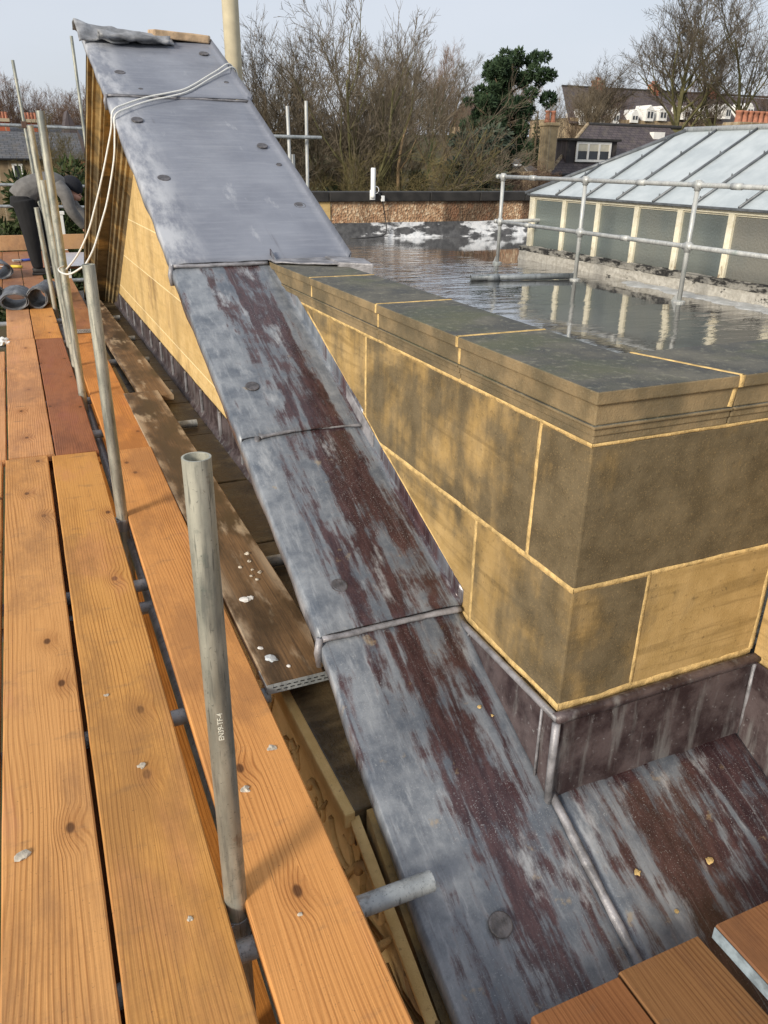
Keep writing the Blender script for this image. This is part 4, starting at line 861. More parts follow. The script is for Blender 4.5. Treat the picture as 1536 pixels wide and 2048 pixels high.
# crumbs of mortar and bird lime on boards
MORTC = plain('mortar_crumb', (.47, .42, .34), .95, 0, .25, 40, .4); WH = plain('lime_splash', (.72, .70, .66), .9, 0, .1, 20)
def crumb(label, x, y, z, r, mat=MORTC, flat=.55):
    bm = bmesh.new(); bmesh.ops.create_icosphere(bm, subdivisions=2, radius=r); sd = U(0, 50)
    for v in bm.verts:
        r_ = r; k = .78+.55*fn(v.co.x/r*1.3+sd, v.co.y/r*1.3, v.co.z/r*1.3); v.co = Vector((v.co.x*k*1.15, v.co.y*k, max(-.25*r, v.co.z*k*flat)))
    me = bpy.data.meshes.new('mortar_crumb'); bm.to_mesh(me); bm.free(); me.materials.append(mat)
    o = link('mortar_crumb', me, None, (x, y, z+.12*r), (0, 0, U(0, 6))); tag(o, label, 'mortar crumb', 'mortar crumbs'); return o
CR = [('pale mortar crumb on the honey board left of the stamped lettering', .034, 2.037, .008), ('knobbly mortar lump in the middle of the honey board', .086, 1.695, .013), ('small crumb on the honey board low down near the upright tube', .111, 1.192, .008), ('flat mortar splash on the orange board right of the tube, upper', .418, 1.627, .015), ('flat mortar splash on the orange board right beside the tube', .312, 1.507, .015), ('tiny crumb on the orange board right of the tube, lower', .326, 1.112, .006), ('flat mortar splash at the left edge of the knotty board', -.205, 1.505, .018)]
for lab, x, y, r in CR: crumb(lab, x, y, .001, r, MORTC, .35 if 'flat' in lab else .6)
DB = [(.656, 2.767), (.638, 2.628), (.659, 2.597), (.634, 2.544), (.599, 2.666), (.645, 2.70), (.62, 2.58)]
for i, (x, y) in enumerate(DB): crumb('cream mortar crumb among several on the dark spattered board by the lead', x, y, .001, U(.007, .012), MORTC, .7)
for i, (x, y, r) in enumerate(((.553, 2.418, .022), (.575, 2.425, .015))): crumb('white bird lime splash on the dark spattered board', x, y, .0, r, WH, .25)
crumb('pale grey splash on the corner of the dark spattered board', .535, 2.03, 0, .022, plain('grey_splash', (.42, .45, .47), .7), .4)
crumb('small white fleck near the end of the dark spattered board', .575, 1.97, 0, .008, WH, .3); crumb('elongated white fleck on the dark spattered board beside the orange edge', .52, 2.10, 0, .010, WH, .3)
for lab, x, y, r in (('buff mortar crumb on the wide lead panel, upper', 1.19, 1.03, .010), ('round buff mortar patch on the wide lead panel', 1.40, .995, .012), ('small buff mortar patch lower on the wide lead panel', 1.235, .93, .007), ('pale mortar streak on the lead below the lowest seam, left', .985, 1.50, .007), ('pale mortar streak on the lead below the lowest seam, right', 1.01, 1.47, .005), ('orange mortar crumbs on the lead by the wall above the lowest seam', 1.02, 1.83, .010), ('orange mortar crumb on the third lead sheet near its right edge', .99, 1.97, .006), ('yellow mortar crumb on the upper stained lead sheet', .93, 2.72, .007)):
    o = crumb(lab, x, y, rake(y)+.014, r, MORTAR, .3); o.rotation_euler = (math.atan(.45), 0, 0)

# ---------------------------------------------------------------- person bending at the far end
def skin(name, pts, edges, mat, parent, inv, lv=2, root=0):
    me = bpy.data.meshes.new(name); me.from_pydata([p[:3] for p in pts], edges, []); me.materials.append(mat)
    o = bpy.data.objects.new(name, me); sc.collection.objects.link(o)
    m = o.modifiers.new('skin', 'SKIN'); m.use_smooth_shade = True
    for i, p in enumerate(pts): me.skin_vertices[0].data[i].radius = (p[3], p[4] if len(p) > 4 else p[3])
    me.skin_vertices[0].data[root].use_root = True
    s = o.modifiers.new('sub', 'SUBSURF'); s.levels = lv; s.render_levels = lv
    o.parent = parent; o.matrix_parent_inverse = inv; return o
FLEECE = plain('grey_fleece', (.135, .13, .125), .9, 0, .18, 14, .5, .012); TROU = plain('black_trousers', (.007, .007, .008), .9, 0, .3, 9, .4, .01); SKIN = plain('skin', (.46, .24, .17), .55, 0, .12, 12, .1)
HAT = plain('black_knit_hat', (.010, .011, .016), .95, 0, .3, 60, .5, .004); SHOE = plain('black_shoe', (.018, .017, .017), .7, 0, .3, 20, .3)
pe = thing('person', 'person in grey fleece, black trousers and black knit hat bending down at the cornice', 'person', (.2, 11.9, 0)); VI = Matrix.Translation((-.2, -11.9, 0))
Y0 = 11.88
# one continuous body: pelvis, spine, neck, head, arms and legs fused; clothes are fused volumes over it
def fused(name, tubes, mat, vox=.012):
    mb = MB()
    for P, rr in tubes: mb.tube(smooth(P, 5), [r for r in interp(rr, 5)], 14)
    o = obj(name, mb, mat, smooth=True); o.parent = pe; o.matrix_parent_inverse = VI
    m = o.modifiers.new('fuse', 'REMESH'); m.mode = 'VOXEL'; m.voxel_size = vox; m.use_smooth_shade = True
    m = o.modifiers.new('soft', 'SMOOTH'); m.factor = .5; m.iterations = 5
    return o
def interp(rr, n):
    o = []
    for a, b in zip(rr, rr[1:]): o += [a+(b-a)*k/n for k in range(n)]
    return o+[rr[-1]]
spine = [(.17, Y0, .92), (.25, Y0, 1.02), (.38, Y0, 1.09), (.55, Y0, 1.11), (.66, Y0, 1.10), (.74, Y0, 1.09), (.81, Y0, 1.03), (.85, Y0, .975)]
legN = [(.165, Y0-.09, .92), (.19, Y0-.11, .70), (.195, Y0-.13, .48), (.20, Y0-.13, .28), (.215, Y0-.13, .09)]
legF = [(.185, Y0+.09, .92), (.26, Y0+.11, .70), (.36, Y0+.14, .48), (.40, Y0+.15, .28), (.43, Y0+.16, .09)]
armN = [(.60, Y0-.13, 1.10), (.68, Y0-.20, 1.0), (.72, Y0-.21, .82), (.80, Y0-.17, .69), (.865, Y0-.14, .60)]
armF = [(.60, Y0+.13, 1.10), (.70, Y0+.20, 1.0), (.78, Y0+.2, .86), (.87, Y0+.15, .74), (.95, Y0+.12, .66)]
fused('body', [(spine, [.12, .12, .12, .13, .09, .065, .085, .06]), (legN, [.09, .08, .06, .055, .04]), (legF, [.09, .08, .06, .055, .04]), (armN, [.06, .05, .042, .036, .03]), (armF, [.06, .05, .042, .036, .03])], SKIN)
fused('fleece', [([(.125, Y0, .93), (.23, Y0, 1.03), (.38, Y0, 1.10), (.55, Y0, 1.115), (.665, Y0, 1.10), (.71, Y0, 1.09)], [.160, .168, .155, .165, .12, .09]), (armN, [.10, .088, .076, .066, .056]), (armF, [.10, .088, .076, .066, .056])], FLEECE)
fused('trousers', [([(.15, Y0-.05, .86), (.15, Y0-.05, .98)], [.155, .135]), ([(.17, Y0+.05, .86), (.17, Y0+.05, .98)], [.155, .135]), (legN, [.145, .128, .10, .085, .066]), (legF, [.145, .128, .10, .085, .066])], TROU)
def part(n, mb, mat): o = obj(n, mb, mat, smooth=True); o.parent = pe; o.matrix_parent_inverse = VI; return o
for dx, dy in ((0, -.13), (.215, .16)):
    c = (.215+dx, Y0+dy); mb = MB()
    mb.tube([(c[0]-.075, c[1], .055), (c[0]-.03, c[1], .060), (c[0]+.03, c[1], .055), (c[0]+.10, c[1], .040), (c[0]+.16, c[1], .032), (c[0]+.19, c[1], .03)], [.030, .050, .050, .042, .036, .018], 12)
    mb.box(c[0]-.085, c[0]+.19, c[1]-.045, c[1]+.045, .002, .028); o = part('shoe', mb, SHOE)
h = MB(); hc = Vector((.835, Y0, 1.055)); ax = Vector((.52, 0, .30)).normalized()
bm = bmesh.new(); bmesh.ops.create_uvsphere(bm, u_segments=20, v_segments=14, radius=.128)
for v in bm.verts: v.co.x *= 1.12; v.co.y *= .92
for v in list(bm.verts):
    if v.co.z < -.035: v.co.z = -.035+.2*(v.co.z+.035); v.co.x *= 1.03; v.co.y *= 1.03
me = bpy.data.meshes.new('hat'); bm.to_mesh(me); bm.free(); me.materials.append(HAT); me.polygons.foreach_set('use_smooth', [True]*len(me.polygons))
o = bpy.data.objects.new('knit_hat', me); sc.collection.objects.link(o); o.parent = pe; o.location = Vector((.785, Y0, 1.095))-Vector((.2, 11.9, 0)); o.rotation_euler = (0, R(38), 0)
part('face', MB().tube([(.76, Y0-.04, 1.01), (.805, Y0-.04, .965), (.86, Y0, .94)], [.045, .05, .03], 10).tube([(.865, Y0, .995), (.885, Y0, .965), (.865, Y0, .95)], [.012, .018, .01], 8).tube([(.735, Y0-.10, 1.04), (.735, Y0-.10, .99)], [.018, .014], 8), SKIN)
for s, (hx, hy, hz) in ((-1, (.86, Y0-.14, .59)), (1, (.955, Y0+.12, .645))):
    mb = MB(); mb.tube([(hx-.01, hy, hz+.02), (hx+.02, hy, hz-.03), (hx+.035, hy, hz-.075)], [.028, .040, .034], 10)
    for k in range(4): mb.tube([(hx+.04, hy-.028+.018*k, hz-.07), (hx+.065, hy-.028+.018*k, hz-.10-.006*(k in (1, 2))), (hx+.06, hy-.028+.018*k, hz-.135-.008*(k in (1, 2)))], [.010, .009, .007], 6)
    mb.tube([(hx+.01, hy-s*.03, hz-.02), (hx+.045, hy-s*.05, hz-.05), (hx+.07, hy-s*.045, hz-.075)], [.012, .011, .008], 6)
    part('hand', mb, SKIN)

# ---------------------------------------------------------------- houses
def gable_roof(x0, x1, y0, y1, z0, z1, ov=.25, th=.08):
    ym = (y0+y1)/2; mb = MB()
    for s, ya in ((-1, y0-ov), (1, y1+ov)):
        mb.prism([(x0-ov, ya, z0-ov*.5), (x1+ov, ya, z0-ov*.5), (x1+ov, ym, z1), (x0-ov, ym, z1)], (0, 0, th))
    return mb
def local(o, x, y, z): pass
def window(par, x0, x1, y, z0, z1, n=2, fr=.06, blind=0, sill=True):
    f = MB(); f.box(x0, x1, y-.06, y, z0, z0+fr).box(x0, x1, y-.06, y, z1-fr, z1)
    for i in range(n+1): xx = x0+(x1-x0-fr)*i/n; f.box(xx, xx+fr, y-.062, y-.002, z0+fr*.9, z1-fr*.9)
    o = obj('window', f, WHITEP, par)
    for i in range(n):
        a = x0+(x1-x0-fr)*i/n+fr; b = x0+(x1-x0-fr)*(i+1)/n
        obj('pane', MB().box(a, b, y-.03, y-.02, z0+fr, z1-fr), GLASSD, o)
        if blind: obj('blind', MB().box(a, b, y-.035, y-.031, z0+fr+(z1-z0)*.42, z1-fr), BLIND, o)
    return o
def pots(par, x, y, z, n, dx, mat=TERRA, r=.13, h=.55):
    for i in range(n): obj('chimney_pot', MB().lathe([(r*1.05, 0), (r*1.15, .05), (r*.92, .1), (r*.86, h*.85), (r*1.1, h*.9), (r*1.05, h)], (x+dx*i, y, z), 12), mat, par, smooth=True)
k = 1.2
def K(x, y, z): return (x*k, y*k, 1.45+(z-1.45)*k)
# dormer house behind the lantern
X0, Zr = 25.9*k, 1.45+(3.17-1.45)*k; Yh = 34*k
dh = thing('slate_house', 'dark slate roofed house with white three light dormer and tall stone chimney', 'house', (X0+4, Yh, -.5))
def HB(n, mb, mat, **kk): o = obj(n, mb, mat, **kk); o.parent = dh; o.matrix_parent_inverse = Matrix.Translation((-X0-4, -Yh, .5)); return o
ze = 1.45+(1.05-1.45)*k
HB('wall', MB().box(23.9*k, 35*k, Yh+.3, Yh+7, -3, ze+.05), RUBBLE)
# local slate frame: slope sheet with its own object axes so the courses follow the roof
def slope(par, inv, x0, x1, y0, z0, y1, z1, mat, xa=None, xb=None, name='roof'):
    L_ = math.hypot(y1-y0, z1-z0); a = math.atan2(z1-z0, y1-y0); xa = x0 if xa is None else xa; xb = x1 if xb is None else xb
    mb = MB().prism([(0, 0, 0), (x1-x0, 0, 0), (xb-x0, L_, 0), (xa-x0, L_, 0)], (0, 0, .1))
    o = obj(name, mb, mat); o.parent = par; o.matrix_parent_inverse = inv; o.location = (x0, y0, z0); o.rotation_euler = (a, 0, 0); return o
DI = Matrix.Translation((-X0-4, -Yh, .5))
slope(dh, DI, 23.75*k, 35*k, Yh-.1, ze-.1, Yh+3.3, Zr+.14, SLATE, 33.5, 40)
HB('ridge', MB().tube([(33.5, Yh+3.3, Zr+.22), (41, Yh+3.3, Zr+.24)], .12, 8), DARKCOPE)
HB('verge', MB().tube([(23.75*k, Yh-.1, ze), (33.5, Yh+3.3, Zr+.24)], .11, 8), RUBBLE)
xd0, xd1 = 25.1*k, 28.1*k; zd0 = 1.45+(1.58-1.45)*k; zd1 = 1.45+(2.52-1.45)*k
HB('dormer_cheeks', MB().box(xd0, xd1, Yh+.55, Yh+3.1, zd0-.15, zd1), SLATE)
HB('dormer_roof', MB().box(xd0-.12, xd1+.15, Yh+.35, Yh+3.2, zd1, zd1+.12), DARKCOPE)
wn = window(dh, 25.62*k, 27.72*k, Yh+.53, zd0, zd1-.05, 3, .13, 1); wn.matrix_parent_inverse = DI
HB('rooflight', MB().box(38.0, 38.9, Yh+2.35, Yh+2.75, Zr-.52, Zr-.10), WHITEP); HB('gutter', MB().tube([(23.8*k, Yh-.14, ze-.05), (35*k, Yh-.14, ze-.05)], .07, 8), BLACKP)
zc0 = 1.45+(2.18-1.45)*k; zc1 = 1.45+(3.2-1.45)*k
HB('chimney', MB().box(23.72*k, 24.22*k, Yh+.1, Yh+1.0, -2, zc1-.1).box(23.66*k, 24.28*k, Yh+.02, Yh+1.08, zc1-.12, zc1+.05), RUBBLEL, bevel=.03)
for dx in (0, .38): HB('chimney_pot', MB().lathe([(.15, 0), (.17, .06), (.13, .12), (.12, .5), (.155, .55), (.15, .62)], (23.78*k+dx, Yh+.5, zc1+.04), 12), TERRA, smooth=True)
# white cottage and car
cg = thing('white_cottage', 'small white walled building with grey hipped roof by the stone chimney', 'house', (34, 52, -.5))
obj('wall', MB().box(-1.6, 1.9, 0, 4, -1.5, 1.35), WHITEP, cg); obj('roof', MB().add([(-1.8, -.2, 1.3), (2.1, -.2, 1.3), (2.1, 4.2, 1.3), (-1.8, 4.2, 1.3), (-.3, 2, 2.45), (.8, 2, 2.45)], [(0, 1, 5, 4), (1, 2, 5), (2, 3, 4, 5), (3, 0, 4), (3, 2, 1, 0)]), SLATEG, cg)
window(cg, -.9, .1, -.01, .2, 1.0, 2)
ca = thing('parked_car', 'small white parked car seen over the parapet beneath the stone chimney', 'car', (31.8, 50.0, .02), R(10))
mb = MB(); prof = [(-1.9, .35), (-1.95, .75), (-1.55, .9), (-1.0, 1.35), (.45, 1.4), (1.1, .95), (1.85, .82), (1.95, .4)]
mb.prism([(x, -.8, z) for x, z in prof], (0, 1.6, 0)); obj('body', mb, WHITEP, ca, bevel=.08, bseg=3)
obj('side_window', MB().prism([(-1.0, -.815, .92), (-.85, -.815, 1.27), (.4, -.815, 1.3), (.9, -.815, .95)], (0, .02, 0)), GLASSD, ca)
for x in (-1.2, 1.2):
    o = obj('wheel', MB().tube([(x, -.84, .3), (x, -.6, .3)], .3, 16), BLACKP, ca); obj('hubcap', MB().tube([(x, -.86, .3), (x, -.845, .3)], .17, 12), KEE, o)
# terrace up the hill
tr = thing('terrace_row', 'long terrace on the hill with a row of white gabled dormers', 'house', (78, 86, 4)); TR = Matrix.Translation((-78, -86, -4))
def TB(n, mb, mat, **kk): return sub(tr, TR, n, mb, mat, **kk)
TB('wall', MB().box(63, 104, 86.2, 95, 1, 6.6), RUBBLE); slope(tr, TR, 62.6, 104, 86.0, 5.9, 91, 10.2, SLATE, 64.6, 104)
TB('ridge_tiles', MB().tube([(64.6, 91, 10.3), (104, 91, 10.5)], .14, 6), DARKCOPE)
for i, (xc, wd, zb, zt2) in enumerate(((64.5, .9, 5.85, 7.6), (66.9, 1.75, 5.95, 8.0), (69.4, 1.0, 6.1, 7.75), (72.3, 1.1, 6.3, 7.8), (74.6, 1.25, 6.55, 8.35), (76.7, 1.3, 6.65, 8.35), (80.6, 1.2, 6.9, 8.5), (83.6, 1.2, 7.0, 8.6), (87.5, 1.0, 7.2, 9.0), (91.3, 1.2, 7.4, 9.2))):
    g_ = TB('dormer_gable', MB().prism([(xc-wd/2, 85.9, zb), (xc+wd/2, 85.9, zb), (xc+wd/2, 85.9, zt2-.5), (xc, 85.9, zt2), (xc-wd/2, 85.9, zt2-.5)], (0, 3, 0)), WHITEP)
    for s in (-1, 1): o = obj('pane', MB().box(xc+s*wd*.2-wd*.12-78, xc+s*wd*.2+wd*.12-78, -.16, -.13, zb+.35-4, zt2-.75-4), GLASSD); o.parent = g_; o.matrix_parent_inverse = g_.matrix_world.inverted() if False else Matrix.Translation((78, 86, 4)); 
for xc in (70, 79, 89): TB('chimney_stack', MB().box(xc-.5, xc+.5, 90.4, 91.6, 9, 11.1).box(xc-.58, xc+.58, 90.3, 91.7, 10.95, 11.12), REDB); 
for xc in (70, 79, 89):
    for d in (-.3, 0, .3): TB('chimney_pot', MB().tube([(xc+d, 91, 11.1), (xc+d, 91, 11.5)], .11, 8), TERRA)
tr2 = thing('hill_house', 'small gabled house half hidden in trees left of the white dormers', 'house', (56, 92, 4)); obj('wall', MB().box(-3, 3.2, 0, 6, -2, 1.6), RUBBLE, tr2); obj('roof', gable_roof(-3, 3.2, 0, 6, 1.6, 4.2), SLATE, tr2)
for x in (-1.8, .2, 1.8): window(tr2, x, x+.8, -.01, .2, 1.3, 2)
# chimney at the right edge
rc = thing('stone_chimney', 'broad stone chimney with a row of orange pots at the right edge', 'chimney', (30.7, 28.8, -.2)); obj('stack', MB().box(-.55, 2.5, 0, 1.2, -8, 3.05).box(-.65, 2.6, -.1, 1.3, 2.95, 3.25).box(-.5, 2.4, .1, 1.1, 3.25, 3.5), RUBBLE, rc, bevel=.04)
for i in range(8): obj('chimney_pot', MB().lathe([(.17, 0), (.19, .05), (.15, .1), (.145, .42), (.18, .46), (.175, .52)], (-.2+.33*i, .5, 3.45), 12), TERRA, rc, smooth=True)
# houses at the left
lh = thing('stone_cottage', 'brown stone cottage with grey slate roof and white window beyond the bending person', 'house', (.6, 45.5, -1)); LHI = Matrix.Translation((-.6, -45.5, 1))
sub(lh, LHI, 'wall', MB().box(-8, 3.6, 45.5, 51, -4.5, 1.3), RUBBLE); slope(lh, LHI, -8.2, 3.8, 45.3, 1.25, 48.2, 2.5, SLATEG)
o = window(lh, .38, .86, 45.49, .1, 1.1, 1, .09); o.matrix_parent_inverse = LHI
sub(lh, LHI, 'gutter', MB().tube([(-8, 45.25, 1.28), (3.8, 45.25, 1.3)], .06, 6), BLACKP)
rh = thing('brick_house', 'slate roofed house with red brick chimney stacks behind the stone cottage', 'house', (1, 56, 0)); RHI = Matrix.Translation((-1, -56, 0))
sub(rh, RHI, 'wall', MB().box(-9, 5.4, 56, 62, -4, 2.2), REDB); slope(rh, RHI, -9.2, 5.6, 55.8, 2.1, 59, 3.2, SLATEG)
for xc, wd in ((.35, .7), (1.95, .75)):
    c_ = sub(rh, RHI, 'chimney', MB().box(xc-wd*.5, xc+wd*.5, 56.6, 57.6, 2, 3.45).box(xc-wd*.58, xc+wd*.58, 56.5, 57.7, 3.3, 3.48), REDB)
    for i in range(4): sub(rh, RHI, 'chimney_pot', MB().tube([(xc-wd*.38+i*wd*.25, 57.1, 3.45), (xc-wd*.38+i*wd*.25, 57.1, 3.85)], .085, 8), TERRA)
sub(rh, RHI, 'gable', MB().prism([(3.3, 55.6, 1.6), (5.0, 55.6, 1.6), (4.0, 55.6, 4.0)], (0, 3, 0)), SLATE)

# ---------------------------------------------------------------- trees
def seg_tube(vl, fl, P, rr, n):
    b = len(vl)
    t = (P[-1]-P[0]); 
    if t.length < 1e-5: return
    t.normalize(); a = t.orthogonal().normalized(); c = t.cross(a)
    cs = [(math.cos(2*math.pi*k/n), math.sin(2*math.pi*k/n)) for k in range(n)]
    for p, r in zip(P, rr):
        for x, y in cs: vl.append((p.x+(a.x*x+c.x*y)*r, p.y+(a.y*x+c.y*y)*r, p.z+(a.z*x+c.z*y)*r))
    for i in range(len(P)-1):
        for k in range(n): fl.append((b+i*n+k, b+i*n+(k+1) % n, b+(i+1)*n+(k+1) % n, b+(i+1)*n+k))
def bare_tree(seed, H=10, stems=1, spread=.5, kids=(6, 6, 5, 5), droop=0, first=.3, upw=.25, twig=.0085, lean=.25):
    """trunk and limbs in one mesh, the fine branches in another; local origin at the foot"""
    rnd = random.Random(seed); A = ([], []); B = ([], [])
    def grow(p, d, L, r, lv):
        n = 4 if lv < 2 else (3 if lv == 2 else 2); P = [p.copy()]; rr = [r]; q = p.copy(); dd = d.copy()
        for i in range(n):
            dd = (dd+Vector((rnd.gauss(0, .16), rnd.gauss(0, .16), rnd.gauss(0, .10)+(upw if lv else 0)*.35-droop*(lv >= 2)*.35))).normalized()
            q = q+dd*L/n; P.append(q.copy()); rr.append(max(twig*.5, r*(1-.72*(i+1)/n)))
        tgt = A if lv <= 1 else B
        seg_tube(tgt[0], tgt[1], P, rr, 6 if lv == 0 else (5 if lv == 1 else 3))
        if lv >= len(kids): return
        for k in range(kids[lv]):
            t = rnd.uniform(first if lv == 0 else .22, 1); f = t*n; i = min(n-1, int(f)); pos = P[i].lerp(P[i+1], f-i)
            ax = (P[i+1]-P[i]).normalized(); o = ax.orthogonal(); o.rotate(Matrix.Rotation(rnd.uniform(0, 6.283), 3, ax))
            ang = rnd.uniform(.35, .95)*(spread*1.6 if lv == 0 else .85)
            nd = (ax*math.cos(ang)+o.normalized()*math.sin(ang)).normalized()
            grow(pos, nd, L*(rnd.uniform(.40, .60)*(1.2-.5*t) if lv == 0 else rnd.uniform(.34, .56)), max(twig, rr[i]*rnd.uniform(.45, .62)), lv+1)
    for s in range(stems):
        a = rnd.uniform(0, 6.28); ln = lean*rnd.uniform(.3, 1) if stems > 1 else lean*.25
        grow(Vector((math.cos(a)*.25*(stems > 1), math.sin(a)*.25*(stems > 1), 0)), Vector((math.cos(a)*ln, math.sin(a)*ln, 1)).normalized(), H*rnd.uniform(.72, .85), H*(.017 if stems == 1 else .0125), 0)
    out = []
    for nm, (v, f) in (('trunk', A), ('crown', B)):
        me = bpy.data.meshes.new(nm); me.from_pydata(v, [], f); me.update(); out.append(me)
    return out
def plant(tpl, label, loc, sc_=1, rz=0, mats=(BARK, TWIG), name='bare_tree', group=None, sq=(1, 1, 1), cat='tree'):
    t = thing(name, label, cat, loc, rz, group); t.scale = (sc_*sq[0], sc_*sq[1], sc_*sq[2])
    for me, nm, mt in zip(tpl, ('trunk', 'crown'), mats):
        key = me.name+mt.name
        if key not in MC:
            m2 = me.copy(); m2.materials.clear(); m2.materials.append(mt); MC[key] = m2
        link(nm, MC[key], t)
    return t
MC = {}
T1 = bare_tree(3, 10, 6, .42, (7, 6, 6, 4), first=.25, lean=.34)
T2 = bare_tree(8, 10, 1, .55, (16, 8, 7, 5), first=.25)
T3 = bare_tree(15, 10, 3, .45, (11, 7, 6, 5), first=.3, lean=.3)
T4 = bare_tree(21, 10, 1, .50, (15, 8, 7, 5), first=.22, upw=.55)
T5 = bare_tree(33, 6, 9, .7, (8, 7, 5, 3), droop=.7, first=.2, lean=.5, twig=.008)
def px_at(px, py, Y):       # foot position helper used once per tree: direction through the middle ground
    pass
# main clump beyond the back parapet
plant(T1, 'large many stemmed bare tree behind the antenna, tallest of the middle clump', (12.4, 30, -3.4), .93, .4, (BARKG, TWIG))
plant(T3, 'bare tree with slender stems at the right of the middle clump, before the pine', (14.6, 31, -3.2), .84, 2.2, (BARKG, TWIG))
plant(T4, 'upright bare tree just right of the lead slope', (8.6, 30.5, -3.4), .85, 1.1, (BARK, TWIG), sq=(.85, .85, 1))
plant(T2, 'bare tree between the upright tree and the tallest middle tree', (10.2, 33, -3.0), .80, 4.0, (BARK, TWIG))
plant(T3, 'dense bare tree low behind the white grey tubes', (9.6, 27, -4.2), .56, .9, (BARKG, TWIGG))
plant(T1, 'olive green bare tree low behind the middle clump, left', (11.0, 37, -1.8), .6, 3.1, (BARKG, TWIGG))
plant(T1, 'olive green bare tree low behind the middle clump, right', (15.4, 36, -1.9), .55, 5.1, (BARKG, TWIGG))
plant(T5, 'wide drooping olive shrub over the parapet right of the antenna', (14.3, 27.6, -3.6), .9, .3, (BARKG, TWIGG), 'drooping_shrub', sq=(1.0, 1.0, 1.0), cat='shrub')
plant(T5, 'russet bush beneath the dark pine', (21.5, 33, -2.4), .62, 1.2, (BARK, TWIGR), 'russet_bush', cat='shrub')
plant(T5, 'russet bush by the white cottage', (25.2, 36.5, -1.2), .42, 4.2, (BARK, TWIGR), 'russet_bush', cat='shrub')
plant(T4, 'pale bare trees fading behind the pine, left', (33, 62, -.2), .95, 2.0, (BARK, TWIGR)); plant(T2, 'pale bare tree behind the pine, right of it', (44, 66, 1), .78, 1.0, (BARK, TWIGR), sq=(.7, .7, 1))
plant(T4, 'ivy grown bare tree left of the pine', (22.4, 44, -.6), .66, .4, (IVY, TWIG), sq=(.8, .8, 1))
plant(T2, 'slender bare tree by the stone chimney of the slate house', (39, 55, .2), .62, .4, (BARK, TWIG), sq=(.7, .7, 1))
plant(T2, 'round bare tree between the middle clump and the pine', (24.6, 50, .2), .66, 2.4, (BARK, TWIG)); plant(T3, 'spreading bare tree just left of the pine, farther off', (28.0, 54, .3), .72, .7, (BARK, TWIG)); plant(T2, 'bare tree filling the skyline behind the tallest middle tree', (19.5, 47, -.5), .78, 5.4, (BARK, TWIG)); plant(T4, 'bare tree on the skyline right of the stone chimney', (47.5, 62, 1.0), .70, 1.9, (BARK, TWIG), sq=(1.2, 1.2, 1))
# leaning pale stem through the clump
t = thing('leaning_stem', 'pale orange brown straight stem standing before the olive stems', 'tree', (13.3, 28.5, -4)); obj('trunk', MB().tube([(0, 0, 0), (.05, 0, 3), (.0, 0, 5.2), (.15, 0, 6.2), (.5, .1, 7)], [.09, .075, .06, .045, .02], 8), BARKP, t, smooth=True); obj('crown', MB().tube([(0, 0, 5.1), (.35, 0, 5.5), (.7, 0, 6.2)], [.04, .03, .012], 6), BARKP, t, smooth=True)
# right hand trees over the terrace
plant(T4, 'tall bare tree over the terrace, left of the two at the right', (52.0, 57, .4), 1.3, .8, (BARKG, TWIG), sq=(1.45, 1.45, 1))
plant(T3, 'tall bare tree leaning over the right edge above the lantern', (57.5, 55, .4), 1.4, 3.3, (BARKG, TWIG), sq=(1.2, 1.2, 1))
plant(T2, 'round crowned bare tree over the white dormers', (50.5, 68, 1.8), .80, 5.2, (BARK, TWIG), sq=(1.35, 1.35, 1))
plant(T2, 'bare tree left of the white dormers', (46.5, 72, 2), .62, 2.6, (BARK, TWIGG), sq=(1.1, 1.1, 1))
plant(T1, 'low dense bare tree behind the two tall right hand trees', (62, 64, 1.4), .80, 1.7, (BARK, TWIGR))
plant(T2, 'bare tree standing right before the dormers, slender', (57.5, 74, 2.6), .62, 2.2, (BARK, TWIG)); plant(T4, 'bare tree before the terrace roof, left of the tall pair', (62.5, 78, 3), .66, 3.2, (BARK, TWIGR), sq=(1.2, 1.2, 1))
plant(T3, 'low dense bare tree at the far right edge', (68, 62, 1.4), .86, 4.7, (BARK, TWIGR))
# far wood along the skyline
rr_ = random.Random(5); TP = [T1, T2, T3, T4]
for i in range(15):
    x = -6+i*1.05+rr_.uniform(-.4, .4); plant(TP[i % 4], 'far brown bare tree of the wood behind the left houses', (x, 68+rr_.uniform(-4, 10), -1.2), rr_.uniform(.60, .74), rr_.uniform(0, 6), (BARK, TWIGR), group='wood behind the left houses')
for i in range(9):
    x = 15+i*5.2+rr_.uniform(-1, 1); plant(TP[i % 4], 'far bare tree of the wood behind the middle clump', (x, 78+rr_.uniform(-8, 14), 0), rr_.uniform(.70, .92), rr_.uniform(0, 6), (BARK, TWIGR), group='wood behind the middle clump')

def leaf_cloud(seed, blobs, n, size, up=0, flat=1):
    rnd = random.Random(seed); v = []; f = []
    tot = sum(b[3]**2 for b in blobs)
    for (x, y, z, r) in blobs:
        for _ in range(int(n*r*r/tot)):
            while True:
                d = Vector((rnd.uniform(-1, 1), rnd.uniform(-1, 1), rnd.uniform(-1, 1)))
                if .05 < d.length < 1: break
            d = d.normalized()*(d.length**.4); c = Vector((x, y, z))+Vector((d.x*r, d.y*r, d.z*r*flat))
            a = (d+Vector((rnd.gauss(0, .5), rnd.gauss(0, .5), rnd.gauss(0, .5)+up))).normalized(); s = a.cross(Vector((rnd.gauss(0, 1), rnd.gauss(0, 1), rnd.gauss(0, 1)))).normalized()
            L = size*rnd.uniform(.6, 1.4); b = len(v)
            v += [c-s*L*.22, c+s*L*.22, c+a*L+s*L*.08, c+a*L-s*L*.08]; f.append((b, b+1, b+2, b+3))
    me = bpy.data.meshes.new('crown'); me.from_pydata(v, [], f); me.update(); return me
